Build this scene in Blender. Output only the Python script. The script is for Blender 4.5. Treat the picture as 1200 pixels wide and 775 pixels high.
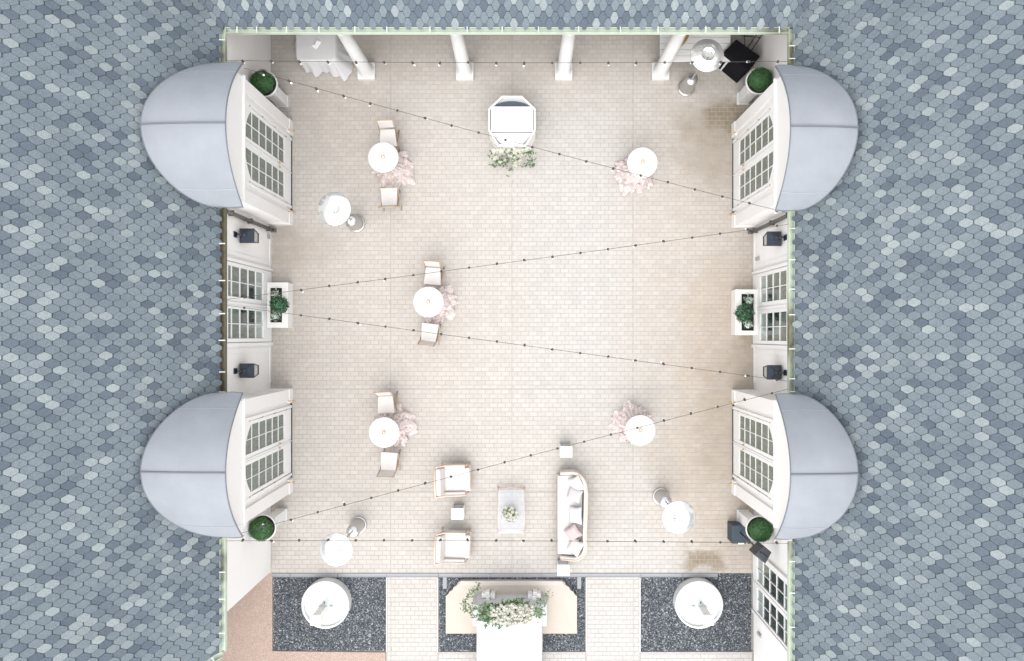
import bpy, math, random
from math import sin, cos, pi, radians as R
from mathutils import Vector, Matrix
random.seed(7)
for o in list(bpy.data.objects): bpy.data.objects.remove(o)
scn = bpy.context.scene
col = scn.collection

# ------------------------------------------------------------ camera, sky, sun, exposure
H = 20.5                      # height of the camera above the courtyard floor
S = 42.0                      # photograph pixels per metre on the floor
NX, NY = 616.0, 394.0         # foot of the camera in the photograph
cam_d = bpy.data.cameras.new('camera'); cam = bpy.data.objects.new('camera', cam_d); col.objects.link(cam)
cam.location = (0, 0, H); cam.rotation_euler = (0, 0, 0)
cam_d.sensor_width = 36; cam_d.lens = 36*(S*H)/1200
cam_d.shift_x = -(NX-600)/1200; cam_d.shift_y = (NY-387.5)/1200
cam_d.clip_start = .1; cam_d.clip_end = 1200
scn.camera = cam
w = bpy.data.worlds.new('World'); scn.world = w; w.use_nodes = True
nt = w.node_tree; nt.nodes.clear()
sky = nt.nodes.new('ShaderNodeTexSky'); sky.sky_type = 'NISHITA'; sky.sun_disc = False
SUN_EL, SUN_AZ = R(64), R(190)
sky.sun_elevation = SUN_EL; sky.sun_rotation = SUN_AZ; sky.air_density = 1.0; sky.dust_density = 0.5
hs = nt.nodes.new('ShaderNodeHueSaturation'); hs.inputs['Saturation'].default_value = .14
bg = nt.nodes.new('ShaderNodeBackground'); bg.inputs['Strength'].default_value = .15
wo = nt.nodes.new('ShaderNodeOutputWorld')
nt.links.new(sky.outputs[0], hs.inputs['Color']); nt.links.new(hs.outputs[0], bg.inputs[0]); nt.links.new(bg.outputs[0], wo.inputs[0])
sl = bpy.data.lights.new('sun', 'SUN'); so = bpy.data.objects.new('sun', sl); col.objects.link(so)
sl.energy = .5; sl.angle = R(60); sl.color = (1, .955, .9)
d = Vector((sin(SUN_AZ)*cos(SUN_EL), cos(SUN_AZ)*cos(SUN_EL), sin(SUN_EL)))
so.rotation_euler = d.to_track_quat('Z', 'Y').to_euler(); so.location = d*60
scn.view_settings.view_transform = 'Standard'; scn.view_settings.look = 'None'
scn.view_settings.exposure = 2.0; scn.view_settings.gamma = 1.0

def P(px, py, z=0.0):
    k = (H-z)/H
    return Vector(((px-NX)/S*k, (NY-py)/S*k, z))
def FX(px): return (px-NX)/S
def FY(py): return (NY-py)/S

# ------------------------------------------------------------ materials
MATS = {}
class NT:
    def __init__(s, m):
        s.t = m.node_tree
    def n(s, typ, **kw):
        nd = s.t.nodes.new(typ)
        for k, v in kw.items():
            if k.startswith('i_'):
                nd.inputs[k[2:].replace('_', ' ')].default_value = v
            else: setattr(nd, k, v)
        return nd
    def l(s, a, b): s.t.links.new(a, b)
    def math(s, op, a, b=None, clamp=False):
        nd = s.n('ShaderNodeMath', operation=op, use_clamp=clamp)
        for i, v in enumerate((a, b)):
            if v is None: continue
            if isinstance(v, (int, float)): nd.inputs[i].default_value = v
            else: s.l(v, nd.inputs[i])
        return nd.outputs[0]
    def mix(s, f, a, b, mode='MIX'):
        nd = s.n('ShaderNodeMix', data_type='RGBA', blend_type=mode)
        for i, v in ((0, f), (6, a), (7, b)):
            if isinstance(v, (int, float)): nd.inputs[i].default_value = v
            elif isinstance(v, tuple): nd.inputs[i].default_value = (*v, 1) if len(v) == 3 else v
            else: s.l(v, nd.inputs[i])
        return nd.outputs[2]
    def ramp(s, f, stops):
        nd = s.n('ShaderNodeValToRGB'); e = nd.color_ramp.elements
        while len(e) < len(stops): e.new(.5)
        for i, (p, c) in enumerate(stops):
            e[i].position = p; e[i].color = (*c, 1)
        s.l(f, nd.inputs[0]); return nd.outputs[0]
    def noise(s, scale, detail=3, rough=.55, vec=None, out=0):
        nd = s.n('ShaderNodeTexNoise'); nd.inputs['Scale'].default_value = scale
        nd.inputs['Detail'].default_value = detail; nd.inputs['Roughness'].default_value = rough
        if vec is not None: s.l(vec, nd.inputs['Vector'])
        return nd.outputs[out]
def newmat(name):
    m = bpy.data.materials.new(name); m.use_nodes = True; MATS[name] = m
    t = NT(m); b = m.node_tree.nodes['Principled BSDF']; return m, t, b
def mat(name, c, rough=.6, metal=0.0, var=.12, scale=8.0, bump=0.0, bscale=60.0, coat=0.0, tone=0.0, spec=.5):
    m, t, b = newmat(name)
    pos = t.n('ShaderNodeNewGeometry').outputs['Position']
    nz = t.noise(scale, 4, .6, pos)
    lo = tuple(x*(1-var) for x in c); hi = tuple(min(1, x*(1+var)) for x in c)
    c1 = t.mix(nz, lo, hi)
    if tone:
        a = t.n('ShaderNodeAttribute', attribute_name='tone').outputs['Fac']
        f = t.math('ADD', t.math('MULTIPLY', a, 2*tone), 1-tone)
        vm = t.n('ShaderNodeVectorMath', operation='SCALE'); t.l(c1, vm.inputs[0]); t.l(f, vm.inputs['Scale']); c1 = vm.outputs[0]
    t.l(c1, b.inputs['Base Color'])
    b.inputs['Roughness'].default_value = rough; b.inputs['Metallic'].default_value = metal
    b.inputs['Coat Weight'].default_value = coat; b.inputs['Specular IOR Level'].default_value = spec
    if bump:
        bn = t.n('ShaderNodeBump'); bn.inputs['Strength'].default_value = bump; bn.inputs['Distance'].default_value = .01
        t.l(t.noise(bscale, 4, .6, pos), bn.inputs['Height']); t.l(bn.outputs[0], b.inputs['Normal'])
    return m
WHITE = mat('white_paint', (.70, .675, .645), .55, var=.035, scale=2.5, bump=.05, bscale=25)
WALLM = mat('wall_render', (.72, .695, .665), .75, var=.05, scale=1.2, bump=.12, bscale=70)
WOODW = mat('white_joinery', (.72, .71, .69), .4, var=.02, scale=4)
TOPW = mat('white_table_top', (.50, .495, .485), .7, var=.09, scale=14, bump=.2, bscale=40)
EDGE = mat('pale_sandstone', (.46, .425, .385), .8, var=.05)
STONEW = mat('white_cast_stone', (.62, .61, .59), .7, var=.06, scale=6, bump=.1)
CLOTH = mat('white_linen', (.52, .513, .508), .85, var=.03, scale=5, bump=.25, bscale=14)
CUSH = mat('cream_cushion', (.55, .515, .485), .9, var=.03, scale=9, bump=.3, bscale=120)
PINKP = mat('rose_pillow', (.40, .325, .315), .9, var=.05, scale=14, bump=.3, bscale=150)
WOOD = mat('pale_wood', (.38, .285, .20), .5, var=.2, scale=22)
WOOD2 = mat('rose_wood_frame', (.56, .41, .32), .45, var=.15, scale=20)
BRASS = mat('brass', (.62, .42, .2), .3, 1.0, var=.1)
ROSEG = mat('rose_gold', (.75, .47, .36), .3, .9, var=.05)
STEEL = mat('polished_steel', (.74, .74, .73), .24, .75, var=.04, scale=3, bump=.05, bscale=6)
STEELW = mat('brushed_steel', (.55, .54, .53), .32, .9, var=.04, scale=3)
BLACK = mat('black_metal', (.022, .026, .034), .45, var=.3, scale=20)
BLACKC = mat('black_cloth', (.008, .008, .01), .95, var=.3, scale=20, bump=.3, bscale=30, spec=.1)
SPK = mat('speaker_shell', (.03, .045, .06), .6, var=.2, scale=30, bump=.2, bscale=200)
LANT = mat('lantern_metal', (.02, .028, .042), .4, var=.3, scale=20)
LGLASS = mat('lantern_glass', (.42, .40, .36), .15, var=.1, scale=10, coat=.5)
DARKW = mat('dark_strip', (.03, .027, .025), .9, var=.3)
PIPE = mat('downpipe_metal', (.085, .078, .07), .55, var=.25, scale=9)
SOIL = mat('soil', (.03, .024, .018), .95, var=.4, scale=40, bump=.5)
LEAD = mat('dome_membrane', (.225, .237, .255), .75, var=.16, scale=1.5, bump=.06, bscale=9)
SEAM = mat('seam_metal', (.12, .13, .15), .55, var=.1)
SEAML = mat('pale_seam', (.27, .29, .32), .5, var=.05)
DRAIN = mat('galvanised_drain', (.235, .242, .252), .6, .1, var=.15, scale=30)
STRAP = mat('gutter_strap', (.46, .49, .43), .5, var=.05)
LEAF = mat('boxwood_leaf', (.035, .125, .028), .6, var=.35, scale=25, tone=.75)
LEAFB = mat('bush_leaf', (.04, .125, .055), .55, var=.3, scale=25, tone=.8)
LEAFP = mat('sage_leaf', (.075, .13, .055), .6, var=.3, scale=25, tone=.5)
LEAFW = mat('variegated_leaf', (.50, .58, .50), .6, var=.25, scale=40, tone=.3)
ROSE = mat('white_rose', (.62, .61, .53), .8, var=.08, scale=20, tone=.22)
CORD = mat('cable_rubber', (.05, .045, .04), .7, var=.1)
BULBW = mat('opal_bulb', (.85, .80, .70), .2, var=.02, coat=.5)
STEMM = mat('stem_wood', (.12, .08, .045), .8, var=.2)
BASINW = mat('basin_water', (.50, .53, .51), .12, var=.05, scale=3, bump=.1, bscale=12, coat=.4)
GREYSH = mat('grey_shelf', (.33, .32, .32), .6, var=.25, scale=60)
TAN = mat('sandstone_slab', (.44, .385, .33), .8, var=.09, scale=3, bump=.15, bscale=40)
SLATW = mat('glossy_white_board', (.48, .49, .53), .18, var=.02, scale=3, coat=.6)
DKFLOOR = mat('bar_floor_grey', (.36, .37, .37), .4, var=.1)
DKTRAY = mat('dark_tray', (.05, .065, .085), .3, var=.5, scale=25)
WAX = mat('candle_wax', (.85, .83, .78), .5, var=.02)
GLASSV = mat('amber_glass', (.55, .40, .22), .2, var=.1)
FARG = mat('outer_ground', (.28, .27, .24), .95, var=.2, scale=.5)

def mat_pane(name, c1, c2):
    m, t, b = newmat(name)
    pos = t.n('ShaderNodeNewGeometry').outputs['Position']
    mp = t.n('ShaderNodeMapping'); mp.inputs['Scale'].default_value = (6, 9, 1.6); t.l(pos, mp.inputs[0])
    f = t.noise(1.6, 3, .6, mp.outputs[0])
    f = t.math('MULTIPLY', t.math('SUBTRACT', f, .3), 2.4, True)
    t.l(t.mix(f, c1, c2), b.inputs['Base Color'])
    b.inputs['Roughness'].default_value = .12; b.inputs['Coat Weight'].default_value = .25; b.inputs['Coat Roughness'].default_value = .05
    return m
PANE = mat_pane('window_glass_over_curtain', (.065, .09, .075), (.135, .165, .13))
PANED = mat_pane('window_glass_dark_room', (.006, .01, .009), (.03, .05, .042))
PANEL = mat_pane('window_glass_pale', (.25, .30, .28), (.36, .40, .37))

def mat_glass():
    m, t, b = newmat('clear_acrylic')
    b.inputs['Base Color'].default_value = (.50, .53, .57, 1); b.inputs['Roughness'].default_value = .05
    b.inputs['Alpha'].default_value = .2
    return m
GLASS = mat_glass()

def mat_shingle():
    m, t, b = newmat('slate_shingle')
    geo = t.n('ShaderNodeNewGeometry'); pos = geo.outputs['Position']
    a = t.n('ShaderNodeAttribute', attribute_name='tone').outputs['Fac']
    base = t.ramp(a, [(0, (.074, .090, .110)), (.22, (.092, .112, .132)), (.34, (.118, .142, .158)), (.72, (.148, .173, .186)), (.80, (.185, .21, .216)), (1, (.228, .254, .255))])
    gr = t.noise(95, 3, .8, pos); gr2 = t.noise(28, 3, .7, pos); big = t.noise(1.1, 3, .6, pos)
    f = t.math('ADD', t.math('MULTIPLY', t.math('SUBTRACT', gr, .5), 2.4), 1.0)
    f = t.math('MULTIPLY', f, t.math('ADD', t.math('MULTIPLY', t.math('SUBTRACT', gr2, .5), .55), 1.0))
    f = t.math('MULTIPLY', f, t.math('ADD', t.math('MULTIPLY', t.math('SUBTRACT', big, .5), .35), 1.0))
    vm = t.n('ShaderNodeVectorMath', operation='SCALE'); t.l(base, vm.inputs[0]); t.l(f, vm.inputs['Scale'])
    t.l(vm.outputs[0], b.inputs['Base Color']); b.inputs['Roughness'].default_value = .9
    b.inputs['Specular IOR Level'].default_value = .2
    bn = t.n('ShaderNodeBump'); bn.inputs['Strength'].default_value = .35; bn.inputs['Distance'].default_value = .006
    t.l(gr, bn.inputs['Height']); t.l(bn.outputs[0], b.inputs['Normal'])
    return m
SHINGLE = mat_shingle()
UNDER = mat('roof_underlay', (.088, .104, .118), .9, var=.25, scale=20)

def stain_mask(t, spots, pos):
    warp = t.noise(1.1, 4, .65, pos, 1)
    v = t.n('ShaderNodeVectorMath', operation='SUBTRACT'); t.l(warp, v.inputs[0]); v.inputs[1].default_value = (.5, .5, .5)
    v2 = t.n('ShaderNodeVectorMath', operation='SCALE'); t.l(v.outputs[0], v2.inputs[0]); v2.inputs['Scale'].default_value = 1.5
    v3 = t.n('ShaderNodeVectorMath', operation='ADD'); t.l(pos, v3.inputs[0]); t.l(v2.outputs[0], v3.inputs[1])
    tot = None
    for (px, py, rx, ry, k, soft) in spots:
        s_ = t.n('ShaderNodeVectorMath', operation='SUBTRACT'); t.l(v3.outputs[0], s_.inputs[0]); s_.inputs[1].default_value = (FX(px), FY(py), 0)
        q = t.n('ShaderNodeVectorMath', operation='MULTIPLY'); t.l(s_.outputs[0], q.inputs[0]); q.inputs[1].default_value = (S/rx, S/ry, 0)
        ln = t.n('ShaderNodeVectorMath', operation='LENGTH'); t.l(q.outputs[0], ln.inputs[0])
        mr = t.n('ShaderNodeMapRange', interpolation_type='SMOOTHSTEP'); t.l(ln.outputs['Value'], mr.inputs[0])
        mr.inputs[1].default_value = 1+soft; mr.inputs[2].default_value = 1-soft; mr.inputs[3].default_value = 0; mr.inputs[4].default_value = k
        tot = mr.outputs[0] if tot is None else t.math('MAXIMUM', tot, mr.outputs[0])
    return tot
def mat_brick():
    m, t, b = newmat('pale_paver')
    pos = t.n('ShaderNodeNewGeometry').outputs['Position']
    a = t.n('ShaderNodeAttribute', attribute_name='tone').outputs['Fac']
    tan = stain_mask(t, [(330, 420, 70, 120, .45, .6), (335, 330, 70, 90, .45, .6), (340, 180, 55, 130, .3, .6), (340, 600, 60, 110, .3, .6),
                         (400, 150, 90, 90, .42, .7), (860, 420, 80, 150, .95, .5), (840, 540, 75, 120, .85, .5), (840, 230, 70, 110, .55, .6),
                         (600, 60, 330, 60, .35, .7), (870, 620, 70, 60, .8, .5), (480, 560, 260, 140, .3, .8), (430, 380, 190, 330, .38, .7), (820, 330, 90, 300, .45, .7)], pos)
    dark = stain_mask(t, [(862, 140, 38, 18, 1.0, .6), (838, 150, 46, 28, .65, .6), (838, 182, 42, 38, .42, .6), (825, 657, 27, 15, .9, .35), (846, 500, 26, 70, .3, .6), (868, 436, 20, 40, .3, .6),
                          (340, 292, 22, 26, .35, .6), (372, 290, 22, 20, .22, .6), (395, 62, 75, 30, .16, .6), (876, 400, 10, 20, .5, .5)], pos)
    gr = t.noise(2.2, 5, .7, pos)
    tanf = t.math('MULTIPLY', tan, t.math('ADD', t.math('MULTIPLY', gr, 1.0), .45), True)
    c = t.mix(tanf, (.412, .392, .368), (.385, .325, .262))
    c = t.mix(t.math('MULTIPLY', dark, t.math('ADD', gr, .4), True), c, (.215, .17, .115))
    sp = t.noise(30, 4, .8, pos)
    f = t.math('ADD', t.math('MULTIPLY', a, .085), .955)
    f = t.math('MULTIPLY', f, t.math('ADD', t.math('MULTIPLY', t.math('SUBTRACT', sp, .5), .22), 1))
    mid = t.noise(5.5, 3, .6, pos)
    f = t.math('MULTIPLY', f, t.math('ADD', t.math('MULTIPLY', t.math('SUBTRACT', mid, .5), .14), 1))
    vm = t.n('ShaderNodeVectorMath', operation='SCALE'); t.l(c, vm.inputs[0]); t.l(f, vm.inputs['Scale'])
    t.l(vm.outputs[0], b.inputs['Base Color']); b.inputs['Roughness'].default_value = .85
    b.inputs['Specular IOR Level'].default_value = .25
    return m
BRICK = mat_brick()
MORTAR = mat('paving_joint', (.33, .308, .28), .95, var=.2, scale=3)

def mat_speck(name, stops, scale, rough=.9, bump=.6):
    m, t, b = newmat(name)
    pos = t.n('ShaderNodeNewGeometry').outputs['Position']
    v = t.n('ShaderNodeTexVoronoi'); v.inputs['Scale'].default_value = scale; t.l(pos, v.inputs['Vector'])
    sp = t.n('ShaderNodeSeparateColor'); t.l(v.outputs['Color'], sp.inputs[0])
    a = t.n('ShaderNodeAttribute', attribute_name='tone').outputs['Fac']
    t.l(t.ramp(t.math('FRACT', t.math('ADD', sp.outputs[0], a)), stops), b.inputs['Base Color']); b.inputs['Roughness'].default_value = rough
    bn = t.n('ShaderNodeBump'); bn.inputs['Strength'].default_value = bump; bn.inputs['Distance'].default_value = .01
    t.l(v.outputs['Distance'], bn.inputs['Height']); t.l(bn.outputs[0], b.inputs['Normal'])
    return m
GRAVEL = mat_speck('dark_gravel', [(0, (.022, .024, .030)), (.40, (.045, .052, .062)), (.66, (.09, .103, .118)), (.87, (.18, .195, .20)), (.965, (.34, .35, .36))], 34)
TERRA = mat_speck('terracotta_aggregate', [(0, (.285, .205, .165)), (.4, (.32, .235, .19)), (.75, (.35, .262, .215)), (.97, (.40, .33, .29))], 55, .9, .25)

def mat_gutter():
    m, t, b = newmat('gutter_patina')
    pos = t.n('ShaderNodeNewGeometry').outputs['Position']
    n1 = t.noise(.55, 2, .5, pos); n2 = t.noise(9, 4, .7, pos)
    f = t.math('MULTIPLY', t.math('SUBTRACT', n1, .56), 9, True)
    green = t.mix(n2, (.36, .42, .33), (.48, .53, .44))
    drab = t.mix(n2, (.05, .05, .03), (.17, .15, .08))  # dark olive tone, scattered by noise along the gutter
    t.l(t.mix(f, green, drab), b.inputs['Base Color']); b.inputs['Roughness'].default_value = .7
    return m
GUT = mat_gutter(); GUTD = mat('gutter_painted_shade', (.10, .09, .055), .8, var=.6, scale=7)  # second colour carries the shade inside the open, empty west gutter
def mat_tulle():
    m, t, b = newmat('blush_tulle')
    pos = t.n('ShaderNodeNewGeometry').outputs['Position']
    n = t.noise(11, 4, .7, pos)
    f = t.math('MULTIPLY', t.math('SUBTRACT', n, .35), 3, True)
    t.l(t.mix(f, (.60, .49, .46), (.68, .60, .575)), b.inputs['Base Color']); b.inputs['Roughness'].default_value = .9
    n2 = t.noise(16, 3, .7, pos)
    t.l(t.math('ADD', t.math('MULTIPLY', n2, 1.5), .0, True), b.inputs['Alpha'])
    return m
TULLE = mat_tulle()

# ------------------------------------------------------------ mesh helpers
class MB:
    def __init__(s): s.v = []; s.f = []; s.t = []; s.mi = []; s.tone = 0.5; s.sm = []; s.cm = 0
    def add(s, vs, fs, M=None, tone=None, smooth=False):
        n = len(s.v)
        for v in vs:
            v = Vector(v)
            if M is not None: v = M @ v
            s.v.append(v[:])
        for f in fs:
            s.f.append(tuple(i+n for i in f)); s.t.append(s.tone if tone is None else tone); s.mi.append(s.cm); s.sm.append(smooth)
        return s
    def box(s, a, b, M=None, tone=None):
        (x0, y0, z0), (x1, y1, z1) = a, b
        vs = [(x0,y0,z0),(x1,y0,z0),(x1,y1,z0),(x0,y1,z0),(x0,y0,z1),(x1,y0,z1),(x1,y1,z1),(x0,y1,z1)]
        return s.add(vs, [(0,3,2,1),(4,5,6,7),(0,1,5,4),(1,2,6,5),(2,3,7,6),(3,0,4,7)], M, tone)
    def prism(s, poly, z0, z1, M=None, tone=None):
        n = len(poly); vs = [(x, y, z0) for x, y in poly]+[(x, y, z1) for x, y in poly]
        fs = [tuple(range(n-1, -1, -1)), tuple(range(n, 2*n))]+[(i, (i+1) % n, n+(i+1) % n, n+i) for i in range(n)]
        return s.add(vs, fs, M, tone)
    def lathe(s, prof, n=24, M=None, cap0=True, cap1=True, fn=None, tone=None):
        vs = []; m = len(prof)
        for (r, z) in prof:
            for i in range(n):
                a = 2*pi*i/n; rr = r*(fn(a, z) if fn else 1); vs.append((rr*cos(a), rr*sin(a), z))
        fs = []
        for j in range(m-1):
            for i in range(n):
                i2 = (i+1) % n; fs.append((j*n+i, j*n+i2, (j+1)*n+i2, (j+1)*n+i))
        s.add(vs, fs, M, tone, True)
        b = len(s.v)-len(vs)
        def capf(ids): s.f.append(ids); s.t.append(s.tone if tone is None else tone); s.mi.append(s.cm); s.sm.append(False)
        if cap0: capf(tuple(b+i for i in range(n-1, -1, -1)))
        if cap1: capf(tuple(b+(m-1)*n+i for i in range(n)))
        return s
    def tube(s, pts, r, n=8, cap=True):
        pts = [Vector(p) for p in pts]; rings = []
        for i, p in enumerate(pts):
            t = (pts[min(i+1, len(pts)-1)]-pts[max(i-1, 0)]).normalized()
            up = Vector((0, 0, 1)) if abs(t.z) < .9 else Vector((1, 0, 0))
            a = t.cross(up).normalized(); b = t.cross(a)
            rr = r[i] if isinstance(r, (list, tuple)) else r
            rings.append([p+a*rr*cos(2*pi*k/n)+b*rr*sin(2*pi*k/n) for k in range(n)])
        vs = [v for q in rings for v in q]; fs = []
        for j in range(len(pts)-1):
            for k in range(n):
                k2 = (k+1) % n; fs.append((j*n+k, j*n+k2, (j+1)*n+k2, (j+1)*n+k))
        if cap: fs += [tuple(range(n-1, -1, -1)), tuple((len(pts)-1)*n+k for k in range(n))]
        return s.add(vs, fs, smooth=True)
    def mesh(s, name, mats):
        me = bpy.data.meshes.new(name); me.from_pydata(s.v, [], s.f)
        for m in (mats if isinstance(mats, (list, tuple)) else [mats]): me.materials.append(m)
        me.polygons.foreach_set('use_smooth', s.sm); me.polygons.foreach_set('material_index', s.mi)
        at = me.attributes.new('tone', 'FLOAT', 'FACE'); at.data.foreach_set('value', s.t)
        me.update(); return me
    def build(s, name, mats, parent=None, loc=(0, 0, 0), rotz=0, bevel=0):
        return link(name, s.mesh(name, mats), parent, loc, rotz, bevel)
def link(name, me, parent=None, loc=(0, 0, 0), rotz=0, bevel=0):
    o = bpy.data.objects.new(name, me); col.objects.link(o); o.location = loc; o.rotation_euler = (0, 0, rotz)
    if parent is not None: o.parent = parent
    if bevel:
        b = o.modifiers.new('bevel', 'BEVEL'); b.width = bevel; b.segments = 2; b.limit_method = 'ANGLE'; b.angle_limit = R(40)
        b.harden_normals = False
    return o
def tag(o, label=None, cat=None, group=None, kind=None):
    if label: o['label'] = label
    if cat: o['category'] = cat
    if group: o['group'] = group
    if kind: o['kind'] = kind
    return o
def thing(name, label, cat, loc=(0, 0, 0), rotz=0, group=None):
    o = bpy.data.objects.new(name, None); o.empty_display_size = .2; col.objects.link(o); o.location = loc; o.rotation_euler = (0, 0, rotz)
    return tag(o, label, cat, group)
def dup(o, parent=None):
    c = o.copy(); col.objects.link(c); c.parent = parent
    for ch in list(o.children): dup(ch, c)
    return c
def place(root, loc, rotz, label, group):
    c = dup(root); c.location = loc; c.rotation_euler = (0, 0, rotz); c['label'] = label; c['group'] = group; return c
def T(x, y, z, rz=0, rx=0, ry=0, sc=1):
    return Matrix.Translation((x, y, z)) @ Matrix.Rotation(rz, 4, 'Z') @ Matrix.Rotation(ry, 4, 'Y') @ Matrix.Rotation(rx, 4, 'X') @ Matrix.Scale(sc, 4)
def arc(cx, cy, r, a0, a1, n): return [(cx+r*cos(a0+(a1-a0)*i/n), cy+r*sin(a0+(a1-a0)*i/n)) for i in range(n+1)]

# ------------------------------------------------------------ ground and paving
XL, XR = -7.112, 6.364        # inner faces of the two wing walls
YS = FY(672)                  # south edge of the main paving
YN = 10.4
m = MB(); m.box((-300, -300, -.6), (300, 300, -.05)); tag(m.build('ground', FARG), kind='structure')
paving = tag(MB().box((XL-.4, YS, -.05), (XR+.3, YN, -.0045)).build('courtyard_paving', MORTAR), kind='structure')
BW, BH = .2215, .125
def brick_box(mb, x0, y0, x1, y1):
    g = .0042; x0 += g; y0 += g*.9; x1 -= g; y1 -= g*.9; z = random.uniform(-.0015, .0015); c = .004
    vs = [(x0,y0,-.012),(x1,y0,-.012),(x1,y1,-.012),(x0,y1,-.012),(x0+c,y0+c,z),(x1-c,y0+c,z),(x1-c,y1-c,z),(x0+c,y1-c,z)]
    mb.add(vs, [(4,5,6,7),(0,1,5,4),(1,2,6,5),(2,3,7,6),(3,0,4,7)], tone=random.random())
JX = [FX(458), FX(600), FX(742)]; JY = [FY(575.5), FY(455.5)]
def lay(x0, x1, y0, y1, parent, singles):
    rows = int(math.ceil((y1-y0)/BH)); cells = []
    for r in range(rows):
        ya = y0+r*BH; yb = min(ya+BH, y1)
        if yb-ya < .03: continue
        off = (BW/2 if r % 2 else 0)+random.uniform(-.012, .012); x = x0-off
        while x < x1:
            a, b = max(x, x0), min(x+BW, x1); x += BW
            if b-a < .02: continue
            ya2, yb2 = ya, yb
            for j in JY:
                if ya < j < yb: 
                    if j-ya > yb-j: yb2 = j-.003
                    else: ya2 = j+.003
            cut = None
            for j in JX:
                if a < j < b: cut = j
            segs = [(a, b)] if cut is None else [(a, cut-.003), (cut+.003, b)]
            for (p, q) in segs:
                if q-p > .015: cells.append((p, ya2, q, yb2))
    cells.sort(key=lambda c: (c[0]+c[2])**2/4+(c[1]+c[3])**2/4)
    protos = []
    full = [c for c in cells if abs(c[2]-c[0]-BW) < 1e-4 and abs(c[3]-c[1]-BH) < 1e-4]
    sset = set(full[:singles])
    if singles:
        for k in range(6):
            mb = MB(); random_state = k/5; brick_box(mb, -BW/2, -BH/2, BW/2, BH/2); mb.t = [random_state]*len(mb.t); protos.append(mb.mesh('brick', BRICK))
        for c in full[:singles]:
            link('brick', random.choice(protos), parent, ((c[0]+c[2])/2, (c[1]+c[3])/2, 0))
    mb = MB()
    for c in cells:
        if c not in sset: brick_box(mb, *c)
    return tag(mb.build('brick_field', BRICK, parent), kind='stuff')
lay(XL+.012, XR-.012, YS+.005, YN, paving, 300)

# south strip: brick paths, gravel beds, terracotta, kerbs
yb0, yb1 = FY(764), FY(677)
for (a, b) in ((452.5, 513.5), (686.5, 750.5)):
    p = tag(MB().box((FX(a), FY(800), -.05), (FX(b), YS-.001, -.0045)).build('brick_path', MORTAR), kind='structure')
    lay(FX(a)+.03, FX(b)-.03, FY(800), YS-.005, p, 0)
    for e in (a, b-.9):
        MB().box((FX(e)+.002, FY(764), -.04), (FX(e+.9), YS-.13, .012)).build('kerb', STONEW, p)
def gravel_bed(a, b, y0, y1):
    g = tag(MB().box((FX(a), FY(y1), -.05), (FX(b), FY(y0), -.02)).build('gravel_bed', GRAVEL), kind='structure')
    mb = MB(); x0, x1, ya, yb = FX(a), FX(b), FY(y1), FY(y0); area = (x1-x0)*(yb-ya)
    for i in range(int(area*1500)):
        r = random.uniform(.008, .018); x = random.uniform(x0+r, x1-r); y = random.uniform(ya+r, yb-r); a0 = random.uniform(0, 6.28); z = -.018
        el = random.uniform(.6, 1)
        vs = [(x+r*cos(a0+k*pi/2)*(1 if k % 2 else el), y+r*sin(a0+k*pi/2)*(1 if k % 2 else el), z+r*.35) for k in range(4)]+[(x+random.uniform(-.3, .3)*r, y+random.uniform(-.3, .3)*r, z+r*1.0)]
        mb.add(vs, [(0,1,4),(1,2,4),(2,3,4),(3,0,4)], tone=random.random())
    tag(mb.build('loose_gravel', GRAVEL, g), kind='stuff'); return g
gravel_bed(320, 451.5, 677.5, 763); gravel_bed(514.5, 685.5, 677.5, 763.5); gravel_bed(751.5, 880.5, 677.5, 763.5)
gravel_bed(842, 880.5, 672.5, 677.4)
tag(MB().prism([(FX(180), FY(672)), (FX(180), FY(840)), (FX(451.8), FY(840)), (FX(451.8), FY(765)), (FX(319), FY(763.4)), (FX(319), FY(672))][::1], -.05, -.006).build('terracotta_paving', TERRA), kind='structure')
for (a, b) in ((513.6, 686.4), (750.6, 882)):
    p = tag(MB().box((FX(a), FY(840), -.05), (FX(b), FY(764.2), -.0045)).build('south_paving', MORTAR), kind='structure')
    lay(FX(a)+.01, FX(b)-.01, FY(840), FY(764.4), p, 0)
dr = thing('drain_channel', 'long grey metal drain channel along the south edge of the pale paving', 'drain', (0, 0, 0))
xs = [318.5, 340, 396, 453, 514, 575, 634, 690, 751, 800, 841]
for a, b in zip(xs[:-1], xs[1:]):
    mb = MB(); mb.box((FX(a)+.006, FY(676.6), -.02), (FX(b)-.006, FY(671.8), .012))
    mb.box((FX(a)+.006, FY(672.6), .012), (FX(b)-.006, FY(672.0), .02)); mb.box((FX(a)+.006, FY(676.5), .012), (FX(b)-.006, FY(675.9), .02))
    mb.build('drain_section', DRAIN, dr)
for a in (519, 676.5):
    MB().box((FX(a), FY(690), -.02), (FX(a+4.5), FY(676.7), .010)).build('drain_outlet', DRAIN, dr)

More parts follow.
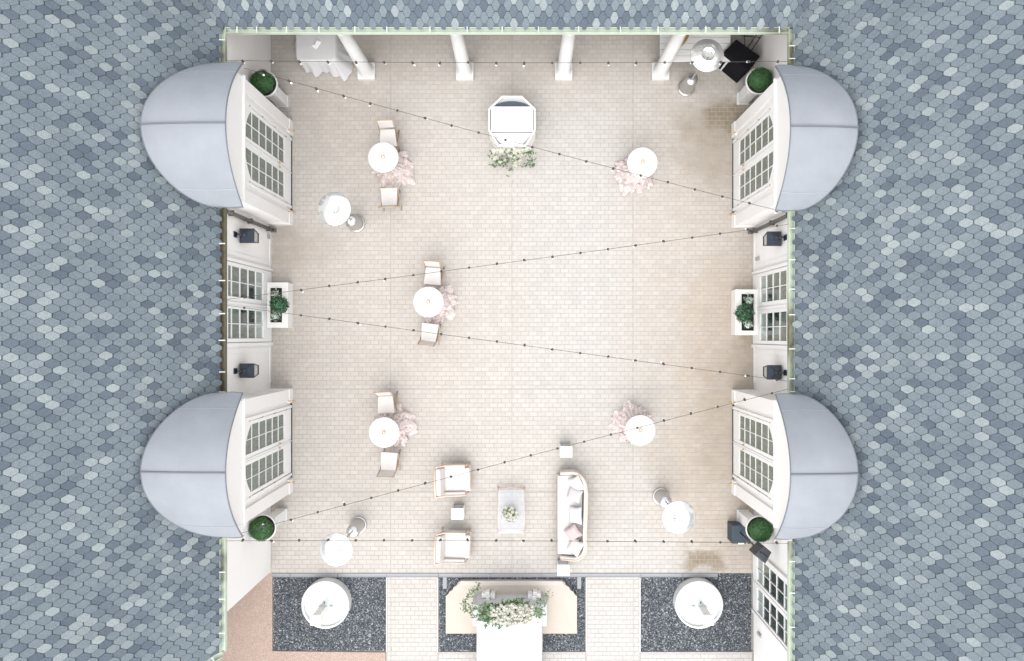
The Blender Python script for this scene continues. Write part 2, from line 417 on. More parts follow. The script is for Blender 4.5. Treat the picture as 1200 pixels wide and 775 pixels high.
# ------------------------------------------------------------ shingles
def tile_outline():
    pts = []
    base = [(-.037, .128), (.037, .128), (.1005, .0), (.037, -.128), (-.037, -.128), (-.1005, .0)]
    n = len(base)
    for i, (x, y) in enumerate(base):
        px, py = base[i-1]; nx_, ny_ = base[(i+1) % n]; r = .16 if i in (0, 1, 3, 4) else .3
        pts.append((x+(px-x)*r*.4, y+(py-y)*r*.4)); pts.append((x+(nx_-x)*r*.4, y+(ny_-y)*r*.4))
    return pts[::-1]
TO = tile_outline(); TN = len(TO)
PITCH, ROW = .2745, .1395
def tile_geo(tilt=.003, th=.011):
    vs = [(x, y, -.004) for x, y in TO]+[(x*.985, y*.985, th-y*tilt/.12) for x, y in TO]
    fs = [tuple(range(TN, 2*TN))]+[(i, (i+1) % TN, TN+(i+1) % TN, TN+i) for i in range(TN)]
    return vs, fs
def rnd_tone():
    r = random.random()
    if r < .075: return random.uniform(.84, 1)
    if r < .13: return random.uniform(.74, .84)
    if r < .33: return random.uniform(.0, .27)
    return random.uniform(.32, .70)
def shingle_plane(roof, O, L, U, lmin, lmax, umax, keep, vis):
    """O eave origin, L lateral, U up-slope unit vectors; keep(p) -> bool; vis(p) -> priority for single shingles"""
    N = L.cross(U).normalized(); cells = []
    rows = int(umax/ROW); tones = {}
    for r in range(rows):
        u = .07+r*ROW; off = PITCH/2 if r % 2 else 0
        k0, k1 = int(lmin/PITCH)-1, int(lmax/PITCH)+1
        for k in range(k0, k1):
            l = k*PITCH+off
            p = O+L*l+U*u
            if lmin <= l <= lmax and keep(p, l, u): cells.append((p, r))
    M0 = Matrix((L, U, N)).transposed()
    order = sorted(range(len(cells)), key=lambda i: -vis(cells[i][0])); singles = set(order[:300])
    protos = []
    vs, fs = tile_geo()
    for k in range(12):
        mb = MB(); mb.add(vs, fs, tone=rnd_tone() if k > 2 else [.93, .15, .5][k]); protos.append(mb.mesh('shingle', SHINGLE))
    mb = MB(); q = M0.to_quaternion()
    for i, (p, r) in enumerate(cells):
        if i in singles:
            o = link('shingle', random.choice(protos), roof, p-ROOT); o.rotation_euler = q.to_euler()
        else:
            v2, f2 = tile_geo(random.uniform(.001, .005), random.uniform(.009, .012))
            jx = random.uniform(-.004, .004); M = Matrix.Translation(p-ROOT) @ M0.to_4x4() @ Matrix.Rotation(random.uniform(-.02, .02), 4, 'Z') @ Matrix.Translation((jx, 0, 0))
            mb.add(v2, f2, M, tone=rnd_tone())
    tag(mb.build('shingle_field', SHINGLE, roof), kind='stuff')
ROOT = Vector((0, 0, 0))
EZ = 3.3                                   # eave height
GXL, GXR, GYN = -7.17, 6.30, 7.235         # roof edges over the court (behind the gutters)
SL, SR, ST = 1.13, 1.30, .78               # slopes of left, right and north roofs
def inframe(p):
    k = H/(H-p.z); x = NX+S*p.x*k; y = NY-S*p.y*k
    return x, y
def vis_side(p):
    x, y = inframe(p)
    return p.z if (6 < x < 1194 and 12 < y < 763) else -9
cwest = Vector((-cos(math.atan(SL)), 0, sin(math.atan(SL)))); ceast = Vector((cos(math.atan(SR)), 0, sin(math.atan(SR)))); cnorth = Vector((0, cos(math.atan(ST)), sin(math.atan(ST))))

BAYS_L = [(4.536, 'W'), (-2.905, 'W')]; BAYS_R = [(4.462, 'E'), (-2.94, 'E')]
def gutter(parent, p0, p1, inward, brackets, mt=None):
    """U channel from p0 to p1 (z = EZ), inward = unit vector to the court"""
    p0, p1, i = Vector(p0), Vector(p1), Vector(inward); d_ = (p1-p0); Ln = d_.length; d_.normalize()
    M = Matrix((d_, i, d_.cross(i))).transposed().to_4x4(); M.translation = p0
    s_ = 1 if d_.cross(i).z > 0 else -1
    prof = [(.014, 0), (.014, -.09), (.035, -.115), (.10, -.115), (.13, -.09), (.13, .008), (.14, .008), (.14, -.10), (.105, -.128), (.028, -.128), (.004, -.10), (.004, 0)]
    n = len(prof); vs = [(0, y, z*s_) for y, z in prof]+[(Ln, y, z*s_) for y, z in prof]
    fs = [(j, (j+1) % n, n+(j+1) % n, n+j) for j in range(n)]+[tuple(range(n)), tuple(range(2*n-1, n-1, -1))]
    MB().add(vs, fs, M).build('gutter', mt or GUT, parent)
    for b in brackets:
        MB().add([(b+x, y, z*s_) for x in (-.013, .013) for y in (-.012, .142) for z in (.009, .017)], [(0,1,3,2),(4,6,7,5),(0,4,5,1),(2,3,7,6),(0,2,6,4),(1,5,7,3)], M).build('gutter_bracket', STRAP, parent)

def framed_window(parent, x, s, ys, zs, depth, panefn, frame=.09, mid=.2, arch=None, name='french_window'):
    """window on plane x (outward normal s=+1/-1 along x). ys: list of leaves [(y0,y1)], zs: z bounds of pane rows"""
    out = lambda t_: x+s*t_
    def bx(mb, t0, t1, y0, y1, z0, z1):
        a, b = sorted((out(t0), out(t1))); mb.box((a, y0, z0), (b, y1, z1))
    fm = MB(); y0, y1 = ys[0][0], ys[-1][1]; z0, z1 = zs[0], zs[-1]
    bx(fm, 0, depth*1.4, y0-frame-.10, y0-frame-.02, 0.0, z1+.1); bx(fm, 0, depth*1.4, y1+frame+.02, y1+frame+.10, 0, z1+.1)
    for (a, b) in ys:
        bx(fm, 0, depth, a-frame, a, .05, z1+frame); bx(fm, 0, depth, b, b+frame, .05, z1+frame)
        bx(fm, 0, depth-.001, a, b, .05, z0); bx(fm, 0, depth-.001, a, b, z1, z1+frame)
        for z in zs[1:-1]: bx(fm, .001, depth-.008, a, b, z-.010, z+.010)
        ym = (a+b)/2; bx(fm, .002, depth-.009, ym-.010, ym+.010, z0, z1)
    if len(ys) == 2: 
        a = ys[0][1]+frame; b = ys[1][0]-frame
        if b-a > .004: bx(fm, 0, depth-.012, a, b, .05, z1+frame)
        bx(fm, 0, depth+.012, (a+b)/2-.02, (a+b)/2+.02, .05, z1+.05)
    f = fm.build(name, WOODW, parent, bevel=.004)
    for li, (a, b) in enumerate(ys):
        cols_ = [(a, (a+b)/2-.013), ((a+b)/2+.013, b)]
        for ci, (ya, yb) in enumerate(cols_):
            for ri in range(len(zs)-1):
                za, zb = zs[ri]+.014, zs[ri+1]-.014
                pts = [(ya, za), (yb, za), (yb, zb), (ya, zb)]
                if arch and ri == len(zs)-2:
                    pts = [(ya, za), (yb, za), (yb, min(zb, arch(yb))), ((ya+yb)/2, min(zb, arch((ya+yb)/2))), (ya, min(zb, arch(ya)))]
                n = len(pts); vs = [(out(.004), y, z) for y, z in pts]+[(out(.012), y, z) for y, z in pts]
                MB().add(vs, [tuple(range(n)), tuple(range(2*n-1, n-1, -1))]+[(i, (i+1) % n, n+(i+1) % n, n+i) for i in range(n)]).build('pane', panefn(li, ci, ri), f)
    return f

# ------------------------------------------------------------ west wing
west = thing('building_wing', 'left wing with blue grey shingle roof and open gutter dark inside', 'building', (0, 0, 0), group='slate roofed wings round the courtyard')
MB().box((XL-.3, YS+.05, -.02), (XL, 11, EZ-.135)).build('wall', WALLM, west)
def roof_base(name, pts, parent):
    mb = MB(); n = len(pts); vs = [Vector(p)-Vector((0, 0, .02)) for p in pts]+[Vector(p)-Vector((0, 0, .16)) for p in pts]
    mb.add(vs, [tuple(range(n)), tuple(range(2*n-1, n-1, -1))]+[(i, n+i, n+(i+1) % n, (i+1) % n) for i in range(n)])
    return mb.build(name, UNDER, parent)
YB = -7.40
def wz(x): return EZ+SL*(GXL-x)
def ez_(x): return EZ+SR*(x-GXR)
def nz_(y): return EZ+ST*(y-GYN)
XWR, XER = -11.6, 11.0
wr = roof_base('roof', [(GXL, YB, EZ), (GXL, 12, EZ), (XWR, 12, wz(XWR)), (XWR, -12, wz(XWR)), (-8.9, -12, wz(-8.9)), (-8.9, YB-.85, wz(-8.9))], west)
def keep_w(p, l, u):
    if p.y > GYN+.12+(GXL-p.x)*SL/ST+.05: return False
    if p.y < YB+.06 and p.y < YB+.06-(GXL-p.x)*.49: 
        return p.x < -8.85
    if p.z > wz(XWR)-.1: return False
    return True
shingle_plane(wr, Vector((GXL, 0, EZ)), Vector((0, 1, 0)), cwest, -9.2, 11.5, 6.6, keep_w, vis_side)
# far slope and gable body of the wing, beyond the frame
MB().add([(XWR, -12, wz(XWR)-.02), (XWR, 12, wz(XWR)-.02), (XWR-4.4, 12, EZ), (XWR-4.4, -12, EZ)], [(0, 1, 2, 3)]).build('roof_back_slope', UNDER, west)
MB().box((XWR-4.2, -11.9, -.04), (-9.3, 11.9, EZ-.2)).build('wall', WALLM, west)
gutter(west, (GXL, YB, EZ), (GXL, FY(NY-(NY-237)/1.0)*0+2.85, EZ), (1, 0, 0), [])
bpy.data.objects.remove(bpy.data.objects['gutter'])
def brk(p0, p1, ys): return [abs(y-p0) for y in ys]
def ye(py): return (NY-py)/(S*H/(H-EZ))
gutter(west, (GXL, YB, EZ), (GXL, ye(632), EZ), (1, 0, 0), [ye(y)-YB for y in (742, 702, 670.5)])
gutter(west, (GXL, ye(464), EZ), (GXL, ye(240), EZ), (1, 0, 0), [ye(y)-ye(464) for y in (459.5, 436, 399, 367.7, 329, 285.6)], GUTD)
gutter(west, (GXL, ye(73), EZ), (GXL, GYN+.0, EZ), (1, 0, 0), [ye(47)-ye(73)])
gutter(west, (GXL-1.2, YB-.62, EZ+.02), (GXL-.0, YB-.01, EZ), (.457, -.889, 0), [.5, .85, 1.15])
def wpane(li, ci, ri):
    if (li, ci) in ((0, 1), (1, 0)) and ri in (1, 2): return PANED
    if ri == 0: return PANEL
    return PANE
framed_window(west, XL, 1, [(-.06, .66), (.96, 1.69)], [.70, 1.22, 1.75, 2.28, 2.80, 3.04], .045, wpane)
for y0, y1 in ((-.42, -.3), (1.95, 2.07)):
    MB().box((XL, y0, 0), (XL+.012, y1, EZ-.15)).build('door_moulding', WOODW, west, bevel=.008)
MB().box((XL, -1.3, .0), (XL+.02, 3.05, .14)).build('skirting', WOODW, west, bevel=.006)
def pipe(parent, x, y, s):
    mb = MB(); mb.tube([(x, y, .05), (x, y, EZ-.12)], .05, 10); mb.tube([(x, y, .06), (x+s*.10, y, .03)], .05, 8)
    for z in (.35, 1.7, 2.9): mb.box((x-.065, y-.065, z), (x+.065, y+.065, z+.03))
    mb.build('downpipe', PIPE, parent)
pipe(west, XL+.07, FY(270.5), 1)
MB().box((XL, FY(281), .15), (XL+.04, FY(276), .3)).build('wall_vent', GREYSH, west)

# ------------------------------------------------------------ east wing
east = thing('building_wing', 'right wing with blue grey shingle roof and tall window beside the gravel bed', 'building', (0, 0, 0), group='slate roofed wings round the courtyard')
MB().box((XR, -11, -.02), (XR+.3, 11, EZ-.02)).build('wall', WALLM, east)
er = roof_base('roof', [(GXR, 12, EZ), (GXR, -12, EZ), (XER, -12, ez_(XER)), (XER, 12, ez_(XER))], east)
def keep_e(p, l, u):
    return p.y < GYN+.17+(p.x-GXR)*SR/ST and p.z < ez_(XER)-.1
shingle_plane(er, Vector((GXR, 0, EZ)), Vector((0, -1, 0)), ceast, -11.5, 11.5, 7.2, keep_e, vis_side)
MB().add([(XER, -12, ez_(XER)-.02), (XER+4, -12, EZ), (XER+4, 12, EZ), (XER, 12, ez_(XER)-.02)], [(0, 1, 2, 3)]).build('roof_back_slope', UNDER, east)
MB().box((7.2, -11.9, -.04), (XER+3.8, 11.9, EZ-.2)).build('wall', WALLM, east)
def brE(a, ys): return [abs(ye(y)-a) for y in ys]
gutter(east, (GXR, -11, EZ), (GXR, ye(636), EZ), (-1, 0, 0), [ye(y)+11 for y in (735, 695, 658)])
gutter(east, (GXR, ye(468), EZ), (GXR, ye(242), EZ), (-1, 0, 0), [ye(y)-ye(468) for y in (459, 444, 409, 369, 339, 304.5, 268)])
gutter(east, (GXR, ye(75), EZ), (GXR, GYN, EZ), (-1, 0, 0), [ye(y)-ye(75) for y in (69, 54)])
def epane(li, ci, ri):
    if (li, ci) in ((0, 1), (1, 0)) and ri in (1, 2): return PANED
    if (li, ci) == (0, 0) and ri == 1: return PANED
    if ri == 0: return PANEL
    return PANE
framed_window(east, XR, -1, [(-.12, .60), (.90, 1.60)], [.68, 1.17, 1.68, 2.18, 2.68, 3.04], .045, epane)
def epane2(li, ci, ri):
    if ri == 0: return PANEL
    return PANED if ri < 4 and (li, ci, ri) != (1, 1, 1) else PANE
framed_window(east, XR, -1, [(-7.52, -6.87), (-6.68, -6.02)], [.42, .90, 1.42, 1.95, 2.5, 3.04], .045, epane2, frame=.06)
for y0, y1 in ((-.48, -.36), (1.86, 1.98)):
    MB().box((XR-.012, y0, 0), (XR, y1, EZ-.05)).build('door_moulding', WOODW, east, bevel=.008)
MB().box((XR-.02, -1.3, .0), (XR, 3.0, .14)).build('skirting', WOODW, east, bevel=.006)
pipe(east, XR-.07, FY(272.5), -1)
MB().box((XR-.04, FY(307), .25), (XR, FY(303), .55)).build('wall_vent', GREYSH, east)
MB().box((XR-.04, FY(736), .4), (XR, FY(733), .7)).build('wall_vent', GREYSH, east)

# ------------------------------------------------------------ north portico
north = thing('portico_wing', 'top wing with shingle roof and green gutter on four white columns', 'building', (0, 0, 0), group='slate roofed wings round the courtyard')
nr = roof_base('roof', [(GXL, GYN, EZ), (GXR, GYN, EZ), (GXR+4.2, 13.5, nz_(13.5)), (GXL-4.2, 13.5, nz_(13.5))], north)
def keep_n(p, l, u):
    return p.x > GXL-.1-(p.y-GYN)*ST/SL and p.x < GXR+.1+(p.y-GYN)*ST/SR
def vis_n(p):
    x, y = inframe(p); return p.z if 10 < y else -9
shingle_plane(nr, Vector((0, GYN, EZ)), Vector((1, 0, 0)), cnorth, -9.5, 9.5, 3.4, keep_n, vis_n)
MB().box((GXL, 10.4, -.02), (GXR+.06, 10.7, EZ+1.8)).build('wall', WALLM, north)
MB().box((XL+.002, 7.37-.17, EZ-.32), (XR-.002, 7.37+.17, EZ-.13)).build('beam', WHITE, north)
def xe(px): return (px-NX)/(S*H/(H-EZ))
gx0 = GXL+.145
gutter(north, (gx0, GYN, EZ), (GXR-.145, GYN, EZ), (0, -1, 0), [xe(x)-gx0 for x in (278, 301, 336, 374, 416, 453.5, 504, 547.5, 588.5, 631, 678, 727, 771, 827, 865.5, 913)])
for cx in (430, 545, 660.3, 773.5):
    cl = MB(); cl.lathe([(.215, .12), (.215, .16), (.19, .19), (.18, .24), (.178, 1.0), (.165, 2.0), (.150, 2.85), (.17, 2.88), (.17, 2.93), (.20, 2.96), (.2, 2.98)], 28)
    c = cl.build('column', STONEW, north, (FX(cx), 7.37, 0))
    MB().box((-.24, -.24, -.005), (.24, .24, .12)).build('plinth', STONEW, c, bevel=.008)
# hip closing strips in the two valleys
# ------------------------------------------------------------ domed bays
def bay(label, X, yc, s, back, x0b):
    """X wall line, s=+1 opens to +x"""
    b = thing('domed_bay', label, 'bay', (X, yc, 0), 0 if s > 0 else pi, 'domed bays with white french doors')
    W2 = 1.44; zt = 3.62
    mb = MB(); mb.box((-.02, -W2+.02, 0), (.55, W2-.02, zt)); mb.build('wall', WALLM, b)
    for sg in (-1, 1):
        a, c = sorted((sg*1.12, sg*W2)); MB().box((.5501, a, 0), (.605, c, zt-.005)).build('pilaster', WHITE, b, bevel=.006)
        a, c = sorted((sg*1.06, sg*(W2+.012))); MB().box((.0, a, -.005), (.622, c, .30)).build('plinth', WHITE, b, bevel=.008)
    MB().box((.0, -W2-.03, zt-.075), (.655, W2+.03, zt)).build('cornice', WHITE, b, bevel=.012)
    arc_z = lambda y: 4.9-.95*(y/1.62)**2
    # tympanum under the arch
    ys = [-1.42+2.84*i/24 for i in range(25)]
    pts = [(y, arc_z(y)-.07) for y in ys]; mb = MB(); n = 25
    vs = []
    for x in (.10, .60):
        vs += [(x, y, zt+.001) for y, z in pts]+[(x, y, max(z, zt+.05)) for y, z in pts]
    fs = []
    for k, o_ in ((0, 0), (1, 50)):
        for i in range(24):
            q = (o_+i, o_+i+1, o_+25+i+1, o_+25+i); fs.append(q if k else q[::-1])
    for i in range(24): fs.append((25+i, 25+i+1, 75+i+1, 75+i))
    fs.append((0, 25, 75, 50)); fs.append((24, 74, 99, 49))
    mb.add(vs, fs); mb.build('tympanum', WHITE, b)
    # dome
    nv, ntt = 40, 14; Xf = .735; vs = []; fs = []
    for j in range(ntt+1):
        t_ = j/ntt
        for i in range(nv+1):
            v = sin(-pi/2+pi*i/nv); xb = x0b-(x0b-back)*math.sqrt(max(0, 1-v*v))
            x = Xf+(xb-Xf)*t_; z = arc_z(v*1.62)-(.10)*(1-v*v)*t_**2-.03*t_**8
            vs.append((x, v*1.62*(1+.012*sin(pi*min(1, t_*1.2))), z))
    for j in range(ntt):
        for i in range(nv):
            a = j*(nv+1)+i; fs.append((a, a+1, a+nv+2, a+nv+1))
    mb = MB(); mb.add(vs, fs, smooth=True)
    last = [Vector(v) for v in vs[-(nv+1):]]; first = [Vector(v) for v in vs[:nv+1]]
    side0 = [Vector(vs[j*(nv+1)]) for j in range(ntt+1)]; side1 = [Vector(vs[j*(nv+1)+nv]) for j in range(ntt+1)]
    rim = side0+last[1:-1]+side1[::-1]; n = len(rim)
    low = [Vector((p.x, p.y, 3.30)) if p.x < .0 else Vector((p.x, p.y, p.z-.12)) for p in rim]
    mb.add(rim+low, [(i, n+i, n+i+1, i+1) for i in range(n-1)])
    n = len(first); und = [Vector((p.x, p.y*.995, p.z-.05)) for p in first]; bk = [Vector((.3, p.y*.995, p.z-.06)) for p in first]
    mb.add(first+und+bk, [(i, i+1, n+i+1, n+i) for i in range(n-1)]+[(n+i, n+i+1, 2*n+i+1, 2*n+i) for i in range(n-1)])
    dome = mb.build('dome_roof', LEAD, b)
    def strip(v, wdt, m_, hgt):
        mb = MB(); xb = x0b-(x0b-back)*math.sqrt(max(0, 1-v*v)); vs = []; fs = []
        for j in range(ntt+1):
            t_ = j/ntt*.995; x = Xf+.004+(xb-Xf)*t_; z = arc_z(v*1.62)-.10*(1-v*v)*t_**2-.03*t_**8; y = v*1.62*(1+.012*sin(pi*min(1, t_*1.2)))
            sl_ = -2*.95*y/1.62**2
            for (dy, dz) in ((-wdt, -.01), (-wdt*.6, hgt), (wdt*.6, hgt), (wdt, -.01)): vs.append((x, y+dy, z+dz+dy*sl_))
        for j in range(ntt):
            for k in range(3): fs.append((j*4+k, j*4+k+1, j*4+5+k, j*4+4+k))
        mb.add(vs, fs); return mb.build('seam', m_, dome)
    strip(0, .022, SEAM, .03); strip(.8, .012, SEAML, .008); strip(-.8, .012, SEAML, .008)
    mb = MB(); e = [p+Vector((.004, 0, .004)) for p in first]; mb.tube(e, .012, 6); mb.build('dome_edge', SEAM, dome)
    mb = MB(); e = [p+Vector((0, 0, .0)) for p in rim]; mb.tube(e, .014, 6); mb.build('dome_edge', SEAM, dome)
    # doors
    def arch(y): return 3.43-.42*(abs(y)/.84)**2.6
    zs = [.62, 1.07, 1.53, 1.99, 2.47, 2.95, 3.43]
    d_ = framed_window(b, .55, 1, [(-.80, -.125), (.125, .80)], zs, .035, lambda a, c, r: PANE, frame=.085, arch=arch, name='french_door')
    mb = MB()                                      # arched spandrel covering the corners of the opening
    for sg in (-1, 1):
        yy = [sg*(.0+.95*i/16) for i in range(17)]
        vs = [(.592, y, arch(min(abs(y), .84))-.0+.0) for y in yy]+[(.592, y, 3.545) for y in yy]+[(.5502, y, arch(min(abs(y), .84))) for y in yy]
        fs = [(i, i+1, 17+i+1, 17+i) for i in range(16)]+[(i, 34+i, 34+i+1, i+1) for i in range(16)]
        mb.add(vs, fs)
    mb.build('arch_panel', WHITE, b)
    for sg in (-1, 1):
        MB().box((.585, sg*.062-.012, 1.0), (.612, sg*.062+.012, 1.06)).build('handle', BRASS, d_)
        mb = MB(); mb.tube([(.60, sg*.062, 1.03), (.625, sg*.062, 1.03), (.625, sg*.062, 1.16)], .011, 6); mb.build('handle', BRASS, d_)
        for z in (.45, 1.35, 2.25, 3.1):
            MB().box((.586, sg*.90-.015, z), (.600, sg*.90+.015, z+.09)).build('hinge', BRASS, d_)
        mb = MB(); y = sg*1.12; mb.tube([(.60, y, .34), (.70, y, .34), (.72, y, .30)], .012, 6); mb.lathe([(.03, -.03), (.034, 0), (.02, .03)], 10, T(.72, y, .29)); mb.build('brass_hook', BRASS, b)
    MB().box((.556, -1.02, 0), (.60, 1.02, .022)).build('sill_strip', DARKW, b)  # thin dark bar along the floor in front of the doors
    return b
bay('domed bay with white french doors at the upper left of the court', XL, 4.536, 1, -1.13, .21)
bay('domed bay with white french doors at the lower left of the court', XL, -2.905, 1, -1.13, .21)
bay('domed bay with white french doors at the upper right, beside the dark stained paving', XR, 4.462, -1, -.75, .26)
bay('domed bay with white french doors at the lower right, behind the black speaker', XR, -2.94, -1, -.75, .26)

# ------------------------------------------------------------ wall lanterns
def lantern():
    t = thing('wall_lantern', 'x', 'lantern', (0, 0, 0), 0, 'black lanterns on the wing walls')
    MB().box((0, -.07, 2.42), (.02, .07, 2.62)).build('wall_plate', LANT, t, bevel=.004)
    mb = MB(); mb.tube([(.02, 0, 2.5), (.10, 0, 2.56), (.19, 0, 2.5)], .022, 8); mb.build('bracket_arm', LANT, t)
    cx = .215
    mb = MB(); mb.add([(cx-.18, -.18, 2.30), (cx+.18, -.18, 2.30), (cx+.18, .18, 2.30), (cx-.18, .18, 2.30), (cx-.18, -.18, 2.325), (cx+.18, -.18, 2.325), (cx+.18, .18, 2.325), (cx-.18, .18, 2.325),
        (cx-.06, -.06, 2.46), (cx+.06, -.06, 2.46), (cx+.06, .06, 2.46), (cx-.06, .06, 2.46)], [(3,2,1,0), (0,1,5,4), (1,2,6,5), (2,3,7,6), (3,0,4,7), (4,5,9,8), (5,6,10,9), (6,7,11,10), (7,4,8,11), (8,9,10,11)])
    mb.lathe([(.045, 2.46), (.05, 2.5), (.02, 2.53)], 10, T(cx, 0, 0)); mb.build('roof_cap', LANT, t)
    a, c = .165, .115; z0, z1 = 1.86, 2.30
    mb = MB(); mb.add([(cx-c+.01, -c+.01, z0), (cx+c-.01, -c+.01, z0), (cx+c-.01, c-.01, z0), (cx-c+.01, c-.01, z0), (cx-a+.01, -a+.01, z1), (cx+a-.01, -a+.01, z1), (cx+a-.01, a-.01, z1), (cx-a+.01, a-.01, z1)], [(0,1,5,4),(1,2,6,5),(2,3,7,6),(3,0,4,7)])
    mb.build('glass', LGLASS, t)
    mb = MB(); mb.box((cx-c-.008, -c-.008, z0-.025), (cx+c+.008, c+.008, z0))
    for sx in (-1, 1):
        for sy in (-1, 1): mb.tube([(cx+sx*c, sy*c, z0), (cx+sx*a, sy*a, z1)], .012, 6)
    mb.build('cage', LANT, t); return t
LP = lantern()
labs = ['black wall lantern left of the court, beside the downpipe above the window', 'black wall lantern left of the court, between the window and lower domed bay',
        'black wall lantern right of the court, beside the downpipe above the window', 'black wall lantern right of the court, between the window and lower domed bay']
def lx(py): return (NY-py)/(S*H/(H-2.3))
for i, (x, y, rz) in enumerate(((XL, lx(276.5), 0), (XL, lx(434.5), 0), (XR, lx(280), pi), (XR, lx(436.5), pi))):
    o = LP if i == 0 else dup(LP); o.location = (x, y, 0); o.rotation_euler = (0, 0, rz); o['label'] = labs[i]

# ------------------------------------------------------------ foliage helpers
def leaf_ball(rx, rz, n, size, mb=None, c=(0, 0, 0), shell=.75, seed=1, jit=.0):
    rnd = random.Random(seed); mb = mb or MB()
    for i in range(n):
        u = rnd.uniform(-1, 1); a = rnd.uniform(0, 2*pi); s_ = math.sqrt(1-u*u)
        lump = 1+.05*sin(5*a+3*u)+.04*sin(9*a-7*u)+rnd.uniform(-jit, jit)
        k = rnd.uniform(shell, 1)*lump; d_ = Vector((s_*cos(a), s_*sin(a), u)); p = Vector((d_.x*rx*k, d_.y*rx*k, d_.z*rz*k))+Vector(c)
        nrm = (d_+Vector((rnd.uniform(-.8, .8), rnd.uniform(-.8, .8), rnd.uniform(-.8, .8)))).normalized()
        t1 = nrm.orthogonal().normalized(); t1 = Matrix.Rotation(rnd.uniform(0, 6.28), 3, nrm) @ t1; t2 = nrm.cross(t1)
        z = size*rnd.uniform(.6, 1.3)
        mb.add([p-t1*z, p+t2*z*.45, p+t1*z, p-t2*z*.45], [(0, 1, 2, 3)], tone=rnd.random()**1.3)
    return mb
def rose_mesh(seed, r=.06):
    rnd = random.Random(seed); mb = MB()
    mb.lathe([(r*.5, -r*.3), (r*.42, 0), (r*.5, r*.4), (r*.2, r*.55)], 8, tone=.4)
    for ring, (k, rad, zz, lean) in enumerate(((4, .38, .45, .2), (5, .62, .25, .5), (6, .9, .0, .95))):
        for i in range(k):
            a = 2*pi*i/k+ring*.6+rnd.uniform(-.15, .15); w_ = 2*pi/k*.62; vs = []
            for (tt, ro, hz) in ((0, .55, -.35), (.5, .95, .15), (1, 1.0+lean*.12, .38)):
                for s_ in (-1, 0, 1):
                    aa = a+s_*w_*(.6+.4*sin(pi*min(tt+.2, 1))); rr = rad*ro*(1-.08*abs(s_)); vs.append((r*rr*cos(aa), r*rr*sin(aa), r*(zz+hz*(1.1-lean*.5)-.10*abs(s_))))
            mb.add(vs, [(0,1,4,3),(1,2,5,4),(3,4,7,6),(4,5,8,7)], tone=rnd.uniform(.2, .9), smooth=True)
    return mb.mesh('rose', ROSE)
ROSES = [rose_mesh(i) for i in range(5)]
def sprig(mb, pts, n, size, rnd, spread):
    for i in range(n):
        t_ = rnd.uniform(0, len(pts)-1.001); k = int(t_); f = t_-k; p = Vector(pts[k]).lerp(Vector(pts[k+1]), f)+Vector((rnd.gauss(0, spread), rnd.gauss(0, spread), rnd.gauss(0, spread*.6)))
        a = rnd.uniform(0, 6.28); t1 = Vector((cos(a), sin(a), rnd.uniform(-.4, .4))); t2 = Vector((-sin(a), cos(a), rnd.uniform(-.5, .5))); z = size*rnd.uniform(.6, 1.4)
        mb.add([p-t1*z, p-t1*z*.2+t2*z*.45, p+t1*z, p-t1*z*.2-t2*z*.45], [(0, 1, 2, 3)], tone=rnd.random())

# ------------------------------------------------------------ topiaries on pedestals
def pedestal():
    t = thing('pedestal', 'x', 'pedestal', (0, 0, 0), 0, 'white pedestals beside the bays')
    MB().box((-.165, -.165, 0), (.165, .165, .08)).build('base', STONEW, t, bevel=.008)
    MB().box((-.145, -.145, .08), (.145, .145, .99)).build('shaft', STONEW, t, bevel=.006)
    for (a, b, c, d_) in ((-.10, -.149, .10, -.145), (-.10, .145, .10, .149)): MB().box((a, b, .16), (c, d_, .9)).build('raised_panel', WHITE, t)
    MB().box((-.175, -.175, .99), (.175, .175, 1.05)).build('cap', STONEW, t, bevel=.008); return t
def topiary():
    t = thing('potted_topiary', 'x', 'potted plant', (0, 0, 0), 0, 'round clipped topiaries in white pots')
    mb = MB(); mb.lathe([(.17, 0), (.21, .03), (.27, .18), (.315, .34), (.345, .38), (.345, .42), (.315, .42), (.30, .37), (.02, .365)], 32, cap1=False); mb.build('pot', STONEW, t)
    mb = MB(); mb.lathe([(.30, .36), (.305, .374)], 24); mb.build('soil', SOIL, t)
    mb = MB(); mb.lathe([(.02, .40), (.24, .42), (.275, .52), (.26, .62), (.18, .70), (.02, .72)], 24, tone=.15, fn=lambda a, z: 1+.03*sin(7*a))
    leaf_ball(.305, .19, 4600, .016, mb, (0, 0, .56), .86, 3); mb.build('foliage', LEAF, t); return t
PED, TOP = pedestal(), topiary()
spots = [(331.5, 119.5, 'at the upper left bay', .05), (870, 116.5, 'at the upper right bay', -.1), (330, 602.5, 'at the lower left bay', .0), (870, 604, 'at the lower right bay by the speaker', .1)]
for i, (x, y, s_, rz) in enumerate(spots):
    p = Vector((FX(x), FY(y), 0))
    o = PED if i == 0 else dup(PED); o.location = p; o['label'] = 'tall white pedestal under the topiary '+s_
    o = TOP if i == 0 else dup(TOP); o.location = p+Vector((0, 0, 1.05)); o.rotation_euler = (0, 0, i*1.7); o['label'] = 'round dark green clipped topiary in white pot '+s_

